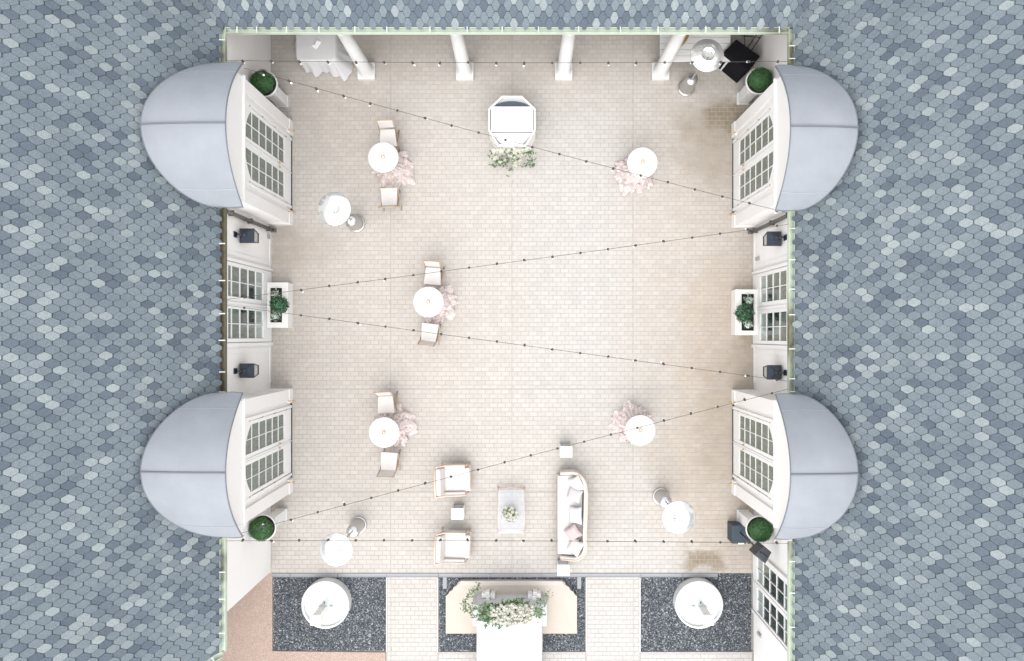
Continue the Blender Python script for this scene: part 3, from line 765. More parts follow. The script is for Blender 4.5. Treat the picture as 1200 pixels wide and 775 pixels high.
# ------------------------------------------------------------ rectangular planters
def planter(label, x0, y0, x1, y1, hole, ballpx, bl):
    c = Vector(((FX(x0)+FX(x1))/2, (FY(y0)+FY(y1))/2, 0)); w2, l2 = (FX(x1)-FX(x0))/2, (FY(y0)-FY(y1))/2
    t = thing('planter', label, 'planter', c, 0, 'white box planters under the wall windows')
    hx0, hx1, hy = hole; z1 = .45; mb = MB()
    o0 = [(-w2, -l2), (w2, -l2), (w2, l2), (-w2, l2)]; i0 = [(hx0, -hy), (hx1, -hy), (hx1, hy), (hx0, hy)]
    vs = [(x*.97, y*.985, 0) for x, y in o0]+[(x, y, z1) for x, y in o0]+[(x, y, z1) for x, y in i0]+[(x, y, z1-.1) for x, y in i0]
    fs = []
    for k in range(4):
        j = (k+1) % 4; fs += [(k, j, 4+j, 4+k), (4+k, 4+j, 8+j, 8+k), (8+k, 8+j, 12+j, 12+k)]
    mb.add(vs, fs); mb.build('box', WHITE, t, bevel=.006)
    MB().box((hx0, -hy, z1-.14), (hx1, hy, z1-.07)).build('soil', SOIL, t)
    bz = .93; bp = P(ballpx[0], ballpx[1], bz)
    b = thing('leafy_bush', bl, 'bush', (bp.x, bp.y, z1-.07), 0, 'round bushes in the box planters')
    mb = MB(); mb.tube([(0, 0, 0), (.01, 0, .2), (0, 0, .5)], [.02, .016, .01], 6); mb.build('stem', STEMM, b)
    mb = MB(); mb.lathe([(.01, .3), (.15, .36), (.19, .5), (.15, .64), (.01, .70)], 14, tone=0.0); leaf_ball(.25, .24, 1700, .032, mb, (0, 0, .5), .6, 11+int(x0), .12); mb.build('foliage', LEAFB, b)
    hc = (hx0+hx1)/2
    for k, sg in enumerate((-1, 1)):
        q = thing('variegated_plant', 'pale variegated plant %s the bush in the %s planter' % ('below' if sg < 0 else 'above', 'left' if x0 < 600 else 'right'), 'plant', (c.x+hc, c.y+sg*(hy-.18), z1-.07), 0, 'pale plants in the box planters')
        mb = MB(); leaf_ball(.15, .08, 90, .045, mb, (0, 0, .14), .3, 5+k+int(x0), .3); mb.build('foliage', LEAFW, q)
        mb = MB(); leaf_ball(.15, .07, 60, .035, mb, (0, 0, .06), .3, 9+k, .2); mb.build('foliage', LEAFB, q)
    return t
planter('white rectangular planter under the left wall window', 319.5, 332.5, 343.5, 384.5, (-.2, .12, .47), (326.5, 357), 'leafy round green bush in the planter under the left window')
planter('white rectangular planter under the right wall window', 856.5, 340.5, 882.5, 393, (-.14, .20, .50), (873, 367), 'leafy round green bush in the planter under the right window')

# ------------------------------------------------------------ patio heaters
def heater():
    t = thing('patio_heater', 'x', 'patio heater', (0, 0, 0), 0, 'steel mushroom patio heaters')
    mb = MB(); mb.lathe([(.235, 0), (.24, .04), (.225, .06), (.02, .06)], 32, cap1=False); mb.build('base', STEELW, t)
    mb = MB(); mb.lathe([(.205, .062), (.20, .10), (.165, .70), (.155, .735), (.05, .77)], 32, cap0=False); mb.build('tank_housing', STEELW, t)
    MB().box((-.207, -.05, .35), (-.16, .05, .40)).build('vent', BLACK, t)
    mb = MB(); mb.lathe([(.028, .76), (.028, 2.1)], 12); mb.build('pole', STEELW, t)
    mb = MB(); mb.lathe([(.04, 2.05), (.10, 2.12), (.11, 2.35), (.10, 2.38)], 20); mb.build('burner', STEELW, t)
    mb = MB(); mb.lathe([(.408, 2.385), (.412, 2.39), (.40, 2.405), (.20, 2.465), (.17, 2.468)], 48, cap0=False, cap1=False)
    mb.lathe([(.408, 2.383), (.19, 2.45)], 48, cap0=False, cap1=False)
    d_ = mb.build('reflector', STEEL, t)
    mb = MB(); mb.lathe([(.18, 2.466), (.182, 2.485), (.165, 2.492), (.155, 2.48), (.02, 2.486)], 32, cap0=False); mb.build('reflector_cap', STEEL, d_)
    for k in range(3):
        a = k*2.1+.3; mb = MB(); mb.tube([(.09*cos(a), .09*sin(a), 2.47), (.09*cos(a), .09*sin(a), 2.50)], .012, 6); mb.build('bolt', BLACK, d_)
    return t
HT = heater()
for i, (x, y, l_) in enumerate(((418, 262.5, 'left of the court below the upper left bay'), (420, 615, 'at the lower left near the left gravel bed'), (774.5, 581.5, 'at the lower right near the right gravel bed'), (804, 103.5, 'at the upper right beside the last column'))):
    o = HT if i == 0 else dup(HT); o.location = (FX(x), FY(y), 0); o.rotation_euler = (0, 0, i*1.3+.4); o['label'] = 'steel patio heater with round reflector '+l_

# ------------------------------------------------------------ cocktail tables with blush tulle
def tulle(label, loc, seed, ang, reach):
    rnd = random.Random(seed); mb = MB(); n = 96; vs = []; fs = []
    ph = [rnd.uniform(0, 6.28) for _ in range(6)]
    prof = [(.36, 1.035), (.30, .8), (.24, .55), (.22, .35), (.27, .16), (.36, .06), (.38, .09), (.43, .05), (.47, .07), (.51, .03), (.54, .012)]
    m_ = len(prof)
    for j, (r, z) in enumerate(prof):
        fl = max(0, (j-3)/(m_-4)) if j > 3 else 0
        for i in range(n):
            a = 2*pi*i/n; lobe = reach*max(0, cos(a-ang))**1.5; back = .45*max(0, -cos(a-ang))
            rr = r*(1+.05*sin(17*a+ph[0]))+fl*(lobe*.18+.05*sin(5*a+ph[1])+.05*sin(9*a+ph[2]+j*.9)+.02*sin(23*a+ph[3]+j*1.7)+rnd.uniform(-.035, .035))-fl*back*.45
            zz = z+(.03*sin(11*a+ph[4]+j*2.1)+.02*sin(21*a+ph[5]+j*3.3)+rnd.uniform(-.02, .02)+.02)*min(1, fl*3)
            vs.append((rr*cos(a), rr*sin(a), max(.008, zz)))
    for j in range(m_-1):
        for i in range(n): fs.append((j*n+i, j*n+(i+1) % n, (j+1)*n+(i+1) % n, (j+1)*n+i))
    mb.add(vs, fs, smooth=True)
    for k in range(0):                                  # crumpled loose folds lying on the floor
        a = ang+rnd.gauss(0, .75); r = rnd.uniform(.32, .62+.2*reach); p = Vector((r*cos(a), r*sin(a), .03)); q = []; b_ = a+rnd.uniform(-.9, .9); ln = rnd.uniform(.08, .26)
        for s_ in range(6): q.append(p+Vector((cos(b_), sin(b_), 0))*ln*(s_/5-.5)+Vector((0, 0, .02*sin(pi*s_/5)+.01*rnd.random()))+Vector((-sin(b_), cos(b_), 0))*rnd.uniform(-.015, .015))
        mb.tube(q, [.004, .014, .018, .018, .012, .004], 5)
    return tag(mb.build('table_cloth', TULLE, None, loc), label, 'tablecloth', 'blush tulle pooled round the cocktail tables')
def ctable():
    t = thing('cocktail_table', 'x', 'table', (0, 0, 0), 0, 'round white cocktail tables')
    mb = MB(); mb.lathe([(.37, 1.04), (.40, 1.045), (.405, 1.06), (.402, 1.070), (.395, 1.0755), (.38, 1.0765), (.20, 1.077), (.02, 1.0775)], 48, fn=lambda a, z: 1+.004*sin(40*a)); mb.build('tabletop', TOPW, t)
    mb = MB(); mb.lathe([(.035, .05), (.035, 1.04)], 12); mb.build('post', STEELW, t)
    mb = MB(); mb.lathe([(.20, 0.001), (.20, .02), (.04, .05)], 24); mb.build('base', STEELW, t); return t
CT = ctable()
def candle():
    t = thing('candle_holder', 'x', 'candle', (0, 0, 0), 0, 'small glass candle holders on the cocktail tables')
    mb = MB(); mb.lathe([(.035, 0), (.042, .01), (.045, .07), (.040, .07), (.036, .012), (.005, .012)], 16, cap1=False); mb.build('glass_cup', GLASSV, t)
    mb = MB(); mb.lathe([(.028, .012), (.028, .035), (.003, .037)], 12); mb.build('candle', WAX, t); return t
CD = candle()
tabs = [(449, 184.5, 'at the upper left between two chairs', -.7, 1.0), (502, 354, 'in the middle left between two chairs', .1, .7), (450, 507, 'at the lower left between two chairs', .35, .9),
        (753, 190.5, 'at the upper right without chairs', -2.3, .7), (750.5, 504.5, 'at the lower right without chairs', 2.5, .7)]
for i, (x, y, l_, a, rc) in enumerate(tabs):
    p = P(x, y, 1.08); p.z = 0
    o = CT if i == 0 else dup(CT); o.location = p; o['label'] = 'round white cocktail table '+l_
    o = CD if i == 0 else dup(CD); o.location = p+Vector((0, 0, 1.08)); o['label'] = 'tiny amber candle holder on the cocktail table '+l_
    tulle('blush tulle cloth under the cocktail table '+l_, p, 20+i, a, rc)

# ------------------------------------------------------------ chairs
def chair():
    t = thing('folding_chair', 'x', 'chair', (0, 0, 0), 0, 'pale wood chairs with white cushions')
    mb = MB(); mb.prism([(-.235, .25), (-.20, -.22), (.20, -.22), (.235, .25)][::-1], .43, .485); mb.build('seat', CUSH, t, bevel=.018)
    mb = MB(); mb.prism([(-.235, .25), (-.20, -.22), (.20, -.22), (.235, .25)][::-1], .40, .428); mb.build('seat_frame', WOOD, t)
    bk = T(0, -.235, .50, rx=R(16))
    mb = MB(); mb.box((-.20, -.02, .05), (.20, .02, .38), bk); mb.build('backrest', CUSH, t, bevel=.014)
    for sg in (-1, 1):
        mb = MB(); mb.tube([bk @ Vector((sg*.222, -.0, .41)), bk @ Vector((sg*.222, 0, 0)), Vector((sg*.222, -.22, .42)), Vector((sg*.222, .27, .0))], .016, 6); mb.build('leg', WOOD, t)
        mb = MB(); mb.tube([(sg*.245, .22, .43), (sg*.245, -.30, .0)], .016, 6); mb.build('leg', WOOD, t)
    mb = MB(); mb.tube([bk @ Vector((-.225, 0, .405)), bk @ Vector((.225, 0, .405))], .016, 6); mb.build('top_rail', WOOD, t)
    for (y, z) in ((.16, .10), (-.2, .10)):
        mb = MB(); mb.tube([(-.235, y, z), (.235, y, z)], .012, 6); mb.build('stretcher', WOOD, t)
    return t
CH = chair()
chs = [(454.5, 161, pi+.05, 'above the upper left cocktail table'), (456, 231, .03, 'below the upper left cocktail table'), (507, 323, pi-.06, 'above the middle cocktail table'), (503, 390, -.12, 'below the middle cocktail table'),
       (452, 473.5, pi+.04, 'above the lower left cocktail table'), (455.5, 541, -.06, 'below the lower left cocktail table')]
for i, (x, y, rz, l_) in enumerate(chs):
    p = P(x, y, .47); p.z = 0
    o = CH if i == 0 else dup(CH); o.location = p; o.rotation_euler = (0, 0, rz); o['label'] = 'white cushioned pale wood chair '+l_

# ------------------------------------------------------------ lounge group
def ribbon(path, wdt, z0, ztop, n_=None):
    """upholstered wall following path; ztop(i) gives height"""
    mb = MB(); n = len(path); vs = []; fs = []
    for i, (x, y) in enumerate(path):
        a = Vector(path[max(i-1, 0)]); b = Vector(path[min(i+1, n-1)]); d_ = (b-a).normalized(); nr_ = Vector((-d_.y, d_.x)); zt = ztop(i/(n-1))
        for (o_, z) in ((-wdt/2, z0), (-wdt/2, zt-.03), (-wdt/4, zt), (wdt/4, zt), (wdt/2, zt-.03), (wdt/2, z0)): vs.append((x+nr_.x*o_, y+nr_.y*o_, z))
    for i in range(n-1):
        for k in range(6):
            k2 = (k+1) % 6; fs.append((i*6+k, i*6+k2, (i+1)*6+k2, (i+1)*6+k))
    fs += [tuple(range(5, -1, -1)), tuple((n-1)*6+k for k in range(6))]
    mb.add(vs, fs, smooth=False); return mb
def armchair():
    t = thing('armchair', 'x', 'armchair', (0, 0, 0), 0, 'cream lounge armchairs with tan wood frames')
    # faces +x; back at -x
    mb = MB(); mb.box((-.30, -.32, .24), (.40, .32, .44)); mb.build('seat_cushion', CUSH, t, bevel=.04)
    bk = T(-.33, 0, .34, ry=R(-14))
    mb = MB(); mb.box((-.07, -.36, 0), (.07, .36, .46), bk); mb.build('back_cushion', CUSH, t, bevel=.04)
    mb = MB(); mb.tube([bk @ Vector((-.06, -.40, .49)), bk @ Vector((-.075, 0, .49)), bk @ Vector((-.06, .40, .49))], .022, 8); mb.build('back_rail', WOOD2, t)
    for sg in (-1, 1):
        mb = MB(); mb.box((-.28, sg*.365-.045, .26), (.27, sg*.365+.045, .55)); mb.build('arm_pad', CUSH, t, bevel=.025)
        mb = MB(); mb.tube([bk @ Vector((-.06, sg*.40, .49)), Vector((-.30, sg*.41, .60)), Vector((.10, sg*.41, .585)), Vector((.26, sg*.40, .56)), Vector((.30, sg*.39, .50))], .02, 8); mb.build('armrest', WOOD2, t)
        mb = MB(); mb.tube([(.30, sg*.39, .5), (.36, sg*.38, 0)], .02, 8); mb.build('leg', WOOD2, t)
        mb = MB(); mb.tube([bk @ Vector((-.06, sg*.38, .45)), Vector((-.34, sg*.38, .3)), Vector((-.42, sg*.38, 0))], .02, 8); mb.build('leg', WOOD2, t)
    mb = MB(); mb.box((-.32, -.36, .19), (.415, .36, .238)); mb.build('seat_frame', WOOD2, t, bevel=.008); return t
AC = armchair()
for i, (x, y, rz, l_) in enumerate(((533.5, 562.5, .02, 'upper one, left of the clear coffee table'), (533.5, 641, -.03, 'lower one, left of the clear coffee table near the drain channel'))):
    p = P(x, y, .45); p.z = 0
    o = AC if i == 0 else dup(AC); o.location = p; o.rotation_euler = (0, 0, rz); o['label'] = 'cream lounge armchair, '+l_
def stable():
    t = thing('side_table', 'x', 'side table', (0, 0, 0), 0, 'small white cube side tables')
    MB().box((-.165, -.15, .50), (.165, .15, .53)).build('tabletop', WOODW, t, bevel=.004)
    for sg in (-1, 1): MB().box((sg*.15-.012, -.148, .0), (sg*.15+.012, .148, .4995)).build('side_panel', WOODW, t)
    MB().box((-.137, -.147, .06), (.137, .147, .085)).build('shelf', GREYSH, t); return t
ST_ = stable()
for i, (x, y, l_) in enumerate(((536, 602.5, 'between the two armchairs'), (663.5, 529.5, 'above the sofa'), (660.5, 668.5, 'below the sofa, over the drain channel'))):
    p = P(x, y, .52); p.z = 0
    o = ST_ if i == 0 else dup(ST_); o.location = p; o['label'] = 'small square white side table '+l_
# sofa
sp = P(669.5, 604, .45); sp.z = 0
sofa = thing('sofa', 'long cream sofa with curved wooden back rail, right of the clear coffee table', 'sofa', sp, 0)
def sofa_path(n=40, off=0.0):
    pts = [(-.30, 1.15+off), (0.02, 1.17+off)]+[(.02+(.34+off)*sin(a), .78+(.39+off)*cos(a)) for a in [i*pi/2/10 for i in range(1, 11)]]
    lo = [(x, -y) for x, y in pts[::-1]]
    mid = [(.36+off+.02*math.cos(pi*k/12), .78-.13*k) for k in range(1, 12)]
    return pts+mid+lo
sps = sofa_path()
ribbon(sps, .09, .20, lambda t_: .52+.22*sin(pi*t_)**.7).build('backrest', CUSH, sofa)
seat = [(-.37, 1.07), (.0, 1.10)]+[(.0+.31*sin(a), .78+.32*cos(a)) for a in [i*pi/2/8 for i in range(1, 9)]]
seat = seat+[(x, -y) for x, y in seat[::-1]]
mb = MB(); mb.prism(seat[::-1], .22, .43); mb.build('seat_cushion', CUSH, sofa, bevel=.035)
mb = MB(); mb.prism([(x*1.02-.0, y*1.01) for x, y in seat[::-1]], .16, .218); mb.build('seat_frame', WOOD2, sofa)
rail = sofa_path(off=.03); n = len(rail)
mb = MB(); mb.tube([(x+.01, y, .535+.22*sin(pi*i/(n-1))**.7) for i, (x, y) in enumerate(rail)], .020, 8); mb.build('back_rail', WOOD2, sofa)
for (x, y) in ((-.33, 1.02), (-.33, -1.02), (.26, .95), (.26, -.95)):
    mb = MB(); mb.tube([(x, y, .17), (x*1.08, y*1.03, 0)], [.024, .016], 8); mb.build('leg', WOOD2, sofa)
def pillow(label, px, py, rz, mt, sx, sy, tilt):
    p = P(px, py, .58); mb = MB(); n = 12; vs = []; fs = []
    for sg in (1, -1):
        for j in range(n+1):
            for i in range(n+1):
                u, v = i/n*2-1, j/n*2-1; pin = 1-.09*(1-abs(u))**1*abs(v)**4-.0; pin2 = 1-.09*(1-abs(v))*abs(u)**4
                th = .085*((1-u**4)*(1-v**4))**.5
                vs.append((u*sx/2*pin2, v*sy/2*pin, sg*th))
    for s_ in range(2):
        o_ = s_*(n+1)**2
        for j in range(n):
            for i in range(n):
                a = o_+j*(n+1)+i; q = (a, a+1, a+n+2, a+n+1); fs.append(q if s_ == 0 else q[::-1])
    mb.add(vs, fs, smooth=True); o = mb.build('pillow', mt, None, p); o.rotation_euler = (0, tilt, rz)
    tag(o, label, 'pillow', 'pillows on the sofa')
pillow('cream pillow in the top corner of the sofa', 675.5, 567.5, .5, CUSH, .44, .42, -.75)
pillow('pale grey pillow, second from the top of the sofa', 673.5, 579.5, -.35, mat('pale_grey_pillow', (.43, .405, .41), .9, var=.04, scale=20, bump=.3), .40, .36, -.5)
pillow('white pillow with faint sketched print in the middle of the sofa', 674.5, 604, .02, mat('printed_pillow', (.55, .55, .59), .9, var=.10, scale=24, bump=.2), .38, .46, -.6)
pillow('dusty rose pillow below the middle of the sofa', 671.5, 624.5, .65, PINKP, .42, .38, -.5)
pillow('cream pillow in the bottom corner of the sofa', 674.5, 640.5, -.5, CUSH, .42, .42, -.75)
# coffee table
cp = P(599, 600, .4); cp.z = 0
ct = thing('coffee_table', 'clear coffee table with rose gold trestle ends and white flowers on it', 'coffee table', cp, 0)
MB().box((-.37, -.60, .385), (.37, .60, .40)).build('glass_top', GLASS, ct, bevel=.004)
for sg in (-1, 1):
    y = sg*.60
    for sx in (-1, 1):
        mb = MB(); mb.tube([(sx*.33, y*.93, .38), (sx*.375, y*1.02, .0)], .011, 6); mb.build('leg', ROSEG, ct)
    mb = MB(); mb.tube([(-.36, y*.99, .1), (.36, y*.99, .1)], .011, 6); mb.build('stretcher', ROSEG, ct)
for sx in (-1, 1):
    mb = MB(); mb.tube([(sx*.365, -.6, .378), (sx*.365, .6, .378)], .008, 6); mb.build('side_rail', ROSEG, ct)
def bouquet(name, label, loc, pts, leafpts, leafn, leafsize, rs, group=None):
    t = thing(name, label, 'flowers', loc, 0, group)
    for (x, y, z, r) in pts:
        o = link('rose', random.choice(ROSES), t, (x, y, z)); o.scale = (r/.06,)*3; o.rotation_euler = (random.uniform(-.5, .5), random.uniform(-.5, .5), random.uniform(0, 6))
    mb = MB(); rnd = random.Random(rs)
    for (x, y, z, sp_) in leafpts:
        sprig(mb, [(x, y, z), (x+.01, y, z)], leafn, leafsize, rnd, sp_)
    mb.build('foliage', LEAFP, t); return t
rnd = random.Random(3); pts = []
for i in range(15):
    a = i*2.4; r = .21*math.sqrt(i/15); pts.append((r*cos(a)+.02, r*sin(a), .14+.07*(1-r/.2), rnd.uniform(.045, .06)))
b_ = bouquet('flower_bowl', 'round bowl of white roses on the clear coffee table', P(597.5, 601.5, .40), pts, [(rnd.uniform(-.12, .12), rnd.uniform(-.12, .12), .13, .05) for _ in range(14)], 9, .035, 5)
mb = MB(); mb.lathe([(.08, 0.001), (.13, .05), (.14, .11), (.13, .11), (.01, .09)], 20, cap1=False); mb.build('bowl', WOODW, b_)

# ------------------------------------------------------------ octagonal bar with flowers
ok = 1.0
op = P(599.8, 142.5, .95); op.z = 0
oct_ = thing('octagonal_bar', 'white octagonal bar with glossy slab top and dark tray inside, near the columns', 'bar', op, 0)
def oc(px, py, z=.95): p = P(px, py, z)-op; return (p.x, p.y)
outer = [oc(*q) for q in ((588, 112.5), (611.5, 112.5), (627.5, 127.5), (627.5, 153), (617, 171), (583, 171), (572.5, 153), (572.5, 127.5))]
cxy = (sum(p[0] for p in outer)/8, sum(p[1] for p in outer)/8)
inner = [(cxy[0]+(x-cxy[0])*.935, cxy[1]+(y-cxy[1])*.94) for x, y in outer]
o8, i8 = outer[::-1], inner[::-1]; mb = MB(); n = 8
vs = [(x, y, 0) for x, y in o8]+[(x, y, .95) for x, y in o8]+[(x, y, .95) for x, y in i8]+[(x, y, .4) for x, y in i8]
fs = []
for k in range(8):
    j = (k+1) % 8; fs += [(k, j, 8+j, 8+k), (8+k, 8+j, 16+j, 16+k), (16+k, 16+j, 24+j, 24+k)]
mb.add(vs, fs); mb.build('rim', WHITE, oct_)
mb = MB(); mb.prism(i8, .78, .82); mb.build('inner_shelf', DKFLOOR, oct_)
c0 = Vector(oc(599.5, 126.5)); mb = MB(); mb.prism([(c0.x+.49*cos(a), c0.y+.21*sin(a)) for a in [2*pi*i/32 for i in range(32)]], .822, .85); mb.build('dark_tray', DKTRAY, oct_)
a0, a1 = Vector(oc(573.8, 124.5)), Vector(oc(626.5, 154.5)); a0.x += .035; a1.x -= .035; MB().box((a0.x, a1.y, .90), (a1.x, a0.y, .93)).build('slab_top', SLATW, oct_, bevel=.006)
q0, q1 = Vector(oc(581, 128, .93)), Vector(oc(619, 150, .93))
MB().box((q0.x, q1.y, .9305), (q1.x, q0.y, .934)).build('raised_border', SLATW, oct_, bevel=.001)
mb = MB(); mb.prism([oc(*q) for q in ((575.5, 155), (624, 155), (611, 169), (589, 169))][::-1], .80, .86); mb.build('front_shelf', WOODW, oct_)
pts = []; rnd = random.Random(9); fy = P(599, 171, .95).y
for i in range(46):
    x = rnd.uniform(-.5, .5); q_ = rnd.random()*(1-.35*abs(x)/.5); pts.append((x, -.07-.30*q_, .80*(1-q_)+.08+rnd.uniform(-.05, .05), rnd.uniform(.045, .07)))
lf = [(rnd.uniform(-.52, .52), -.06-.30*u, .74*(1-u)+.05, .05) for u in [rnd.random() for _ in range(26)]]+[(-.56, -.12, .55, .05), (.55, -.2, .3, .05), (-.05, -.44, .06, .05), (-.5, -.3, .1, .06)]
bouquet('flower_arrangement', 'cascade of white roses and green leaves on the front of the octagonal bar', Vector((op.x, fy, 0)), pts, lf, 8, .042, 13)

# ------------------------------------------------------------ altar: slab, tables, flowers
slab = thing('stone_platform', 'beige stone platform with notched curved corners in the middle gravel bed', 'platform', (0, 0, 0))
def notch(sx):
    return [(522.8, 741), (522.8, 697.5)]
L_ = [(522.8, 741), (522.8, 697.4), (525.5, 695.5), (527, 692.3), (530.5, 690.5), (532, 687), (535.5, 685), (537, 681.5), (541, 679.2)]
poly = [(FX(x), FY(y)) for x, y in L_]+[(FX(1198.6-x), FY(y)) for x, y in L_[::-1]]
mb = MB(); mb.prism(poly[::-1], -.02, .10); mb.build('slab', TAN, slab)
mb = MB(); inn = [(FX(x), FY(y)) for x, y in L_]
top = [(541, 679.4), (657.6, 679.4), (662, 684.6), (536.6, 684.6)]
mb.prism([(FX(x), FY(y)) for x, y in top][::-1], .1005, .13); mb.build('raised_edge', EDGE, slab)
def draped_table(label, x0, y0, x1, y1, h, group, fold=.05, seed=1):
    a, b = P(x0, y0, h), P(x1, y1, h); c = (a+b)/2; c.z = 0; w2, l2 = (b.x-a.x)/2, (a.y-b.y)/2; rnd = random.Random(seed)
    per = []; n1, n2 = max(8, int(w2*14)), max(8, int(l2*14))
    for i in range(n1): per.append((-w2+2*w2*i/n1, -l2))
    for i in range(n2): per.append((w2, -l2+2*l2*i/n2))
    for i in range(n1): per.append((w2-2*w2*i/n1, l2))
    for i in range(n2): per.append((-w2, l2-2*l2*i/n2))
    t = thing('draped_table', label, 'table', c, 0, group)
    for sx in (-1, 1):
        for sy in (-1, 1): MB().box((sx*(w2-.06)-.02, sy*(l2-.06)-.02, 0), (sx*(w2-.06)+.02, sy*(l2-.06)+.02, h-.04)).build('leg', STEELW, t)
    MB().box((-w2+.01, -l2+.01, h-.04), (w2-.01, l2-.01, h-.012)).build('tabletop', WOODW, t)
    n = len(per); vs = []; levels = [(0, h), (.012, h-.03), (.02, h*.6), (.035, h*.3), (.05, .03)]
    ph = rnd.uniform(0, 6)
    for li, (e, z) in enumerate(levels):
        for i, (x, y) in enumerate(per):
            nx_ = (1 if x >= w2-1e-6 else -1 if x <= -w2+1e-6 else 0); ny_ = (1 if y >= l2-1e-6 else -1 if y <= -l2+1e-6 else 0)
            cr = 1 if nx_ and ny_ else 0
            f_ = e+(li/4)*fold*(.5+.5*sin(i*1.3+ph))*(1+1.5*cr)
            vs.append((x+nx_*f_, y+ny_*f_, z))
    fs = [tuple(range(n))]
    for li in range(4):
        for i in range(n): j = (i+1) % n; fs.append((li*n+i, (li+1)*n+i, (li+1)*n+j, li*n+j))
    mb = MB(); mb.add(vs, fs); mb.build('tablecloth', CLOTH, t)
    return t
draped_table('wide low white draped table behind the large flowers on the stone platform', 554.4, 709, 640.4, 734, .62, 'white draped tables', .01, 2)
draped_table('long white draped table running off the bottom edge below the large flowers', 559, 709.5, 634.3, 812, .80, 'white draped tables', .01, 4)
for sd, xs_ in (('left', ((567, 698.5, .40), (572, 701.5, .46), (577.5, 699.5, .42), (571, 696.5, .36))), ('right', ((631, 698.5, .40), (626, 701.5, .46), (621, 699.5, .42), (627, 696.5, .36)))):
    g = thing('candle_plinths', 'cluster of stepped white square plinths %s of the large flowers' % sd, 'plinth', P(572 if sd == 'left' else 626, 702, 0), 0, 'stepped white plinths by the altar flowers')
    for (x, y, h) in xs_:
        p = P(x, y, h)-g.location; MB().box((p.x-.06, p.y-.06, .1), (p.x+.06, p.y+.06, h)).build('plinth_block', WOODW, g, bevel=.006)
rnd = random.Random(21); ar = P(599, 716, .80); pts = []
for i in range(120):
    x = rnd.gauss(.04, .31); y = rnd.uniform(-.27, .25)*(1-.5*abs(x))
    if abs(x) > .62: continue
    pts.append((x, y+.0, .17+.16*max(0, 1-abs(x)/.55)*rnd.uniform(.3, 1), rnd.uniform(.05, .08)))
lf = [(rnd.uniform(-.75, .5), rnd.uniform(-.32, .25), .10+rnd.uniform(0, .1), .07) for _ in range(46)]+[(rnd.uniform(-.75, -.3), rnd.uniform(-.25, .12), .10, .07) for _ in range(26)]+[(rnd.uniform(-.2, .4), rnd.uniform(.15, .3), .12, .06) for _ in range(12)]+[(rnd.uniform(.4, .85), rnd.uniform(-.1, .3), .12, .06) for _ in range(9)]
big = bouquet('flower_arrangement', 'large altar arrangement of white roses with trailing greenery on the long white table', ar, pts, lf, 10, .05, 22)
def trail(pxs, n, sz, sp_, mt, st=True):
    q = [P(x, y, z)-ar for x, y, z in pxs]; mb = MB(); sprig(mb, q, n, sz, rnd, sp_); mb.build('trailing_foliage', mt, big)
    if st: mb = MB(); mb.tube(q, .004, 5); mb.build('stem', STEMM, big)
trail([(572, 722, .95), (556, 722, 1.0), (545, 716, 1.05), (543, 706, 1.1), (550, 697, 1.15), (558, 692, 1.15), (562, 687, 1.15)], 150, .035, .05, LEAFP)
trail([(565, 712, .95), (556, 714, 1.0), (549, 712, 1.0)], 60, .035, .06, LEAFP)
trail([(622, 716, .95), (634, 711, 1.0), (640, 702, 1.1), (645, 692, 1.15)], 80, .022, .07, LEAFP, False)

# ------------------------------------------------------------ round basins
def basin(label, rx, ry, cx_, cy_, s_):
    p = P(rx, ry, .30); p.z = 0
    t = thing('fountain_basin', label, 'fountain', p, 0, 'round white fountain basins')
    mb = MB(); mb.lathe([(.655, -.02), (.66, .05), (.65, .27), (.655, .30), (.61, .30), (.60, .28), (.595, .20)], 64, cap0=False, cap1=False); mb.build('bowl', STONEW, t)
    mb = MB(); mb.lathe([(.597, .22), (.01, .222)], 48, cap0=False); mb.build('water', BASINW, t)
    q = P(cx_, cy_, .95)-p; x, y = q.x, q.y
    MB().box((x-.115, y-.115, .05), (x+.115, y+.115, .27)).build('column_base', STONEW, t, bevel=.01)
    MB().box((x-.10, y-.10, .2), (x+.10, y+.10, .90)).build('column_shaft', WHITE, t, bevel=.006)
    MB().box((x-.14, y-.14, .90), (x+.14, y+.14, .955)).build('column_cap', WHITE, t, bevel=.008)
    mb = MB(); mb.tube([(x+.05*s_, y+.22, .245), (x+.05*s_, y+.22, .28), (x+.05*s_, y+.26, .285)], .008, 6); mb.lathe([(.02, .165), (.015, .18)], 10, T(x+.05*s_, y+.2, .08)); mb.build('water_jet', PIPE, t)
    mb = MB(); mb.tube([(x+.2*s_, y+.12, .25), (x+.30*s_, y+.12, .26)], .010, 6); mb.build('water_jet', PIPE, t)
    return t
basin('round white fountain basin in the left gravel bed', 381, 709, 369.3, 727, 1)
basin('round white fountain basin in the right gravel bed', 819.5, 709, 830.5, 727, -1)

# ------------------------------------------------------------ speaker, covered booth, portico table
spk = thing('speaker_system', 'dark pole speaker with subwoofer box on the paving beside the lower right topiary', 'speaker', P(861.5, 619, 0), 0)
MB().box((-.22, -.30, 0), (.28, .20, .5)).build('subwoofer', SPK, spk, bevel=.012)
MB().box((-.06, -.309, .502), (.10, -.27, .506)).build('maker_plate', WOODW, spk)
q = P(884, 644, 2.0)-spk.location; qx, qy = q.x, q.y
mb = MB(); mb.tube([(.0, .0, .50), (.06, -.06, 1.95)], .02, 8); mb.build('pole', BLACK, spk)
M = T(.08, -.09, 1.72, rz=R(-38))
mb = MB(); mb.prism([(-.18, -.15), (.18, -.15), (.13, .17), (-.13, .17)], 0, .48, M); mb.build('speaker_cabinet', BLACK, spk, bevel=.02)
mb = MB(); mb.tube([M @ Vector((-.10, .0, .485)), M @ Vector((-.10, 0, .53)), M @ Vector((.10, 0, .53)), M @ Vector((.10, 0, .485))], .018, 8); mb.build('carry_handle', SPK, spk)

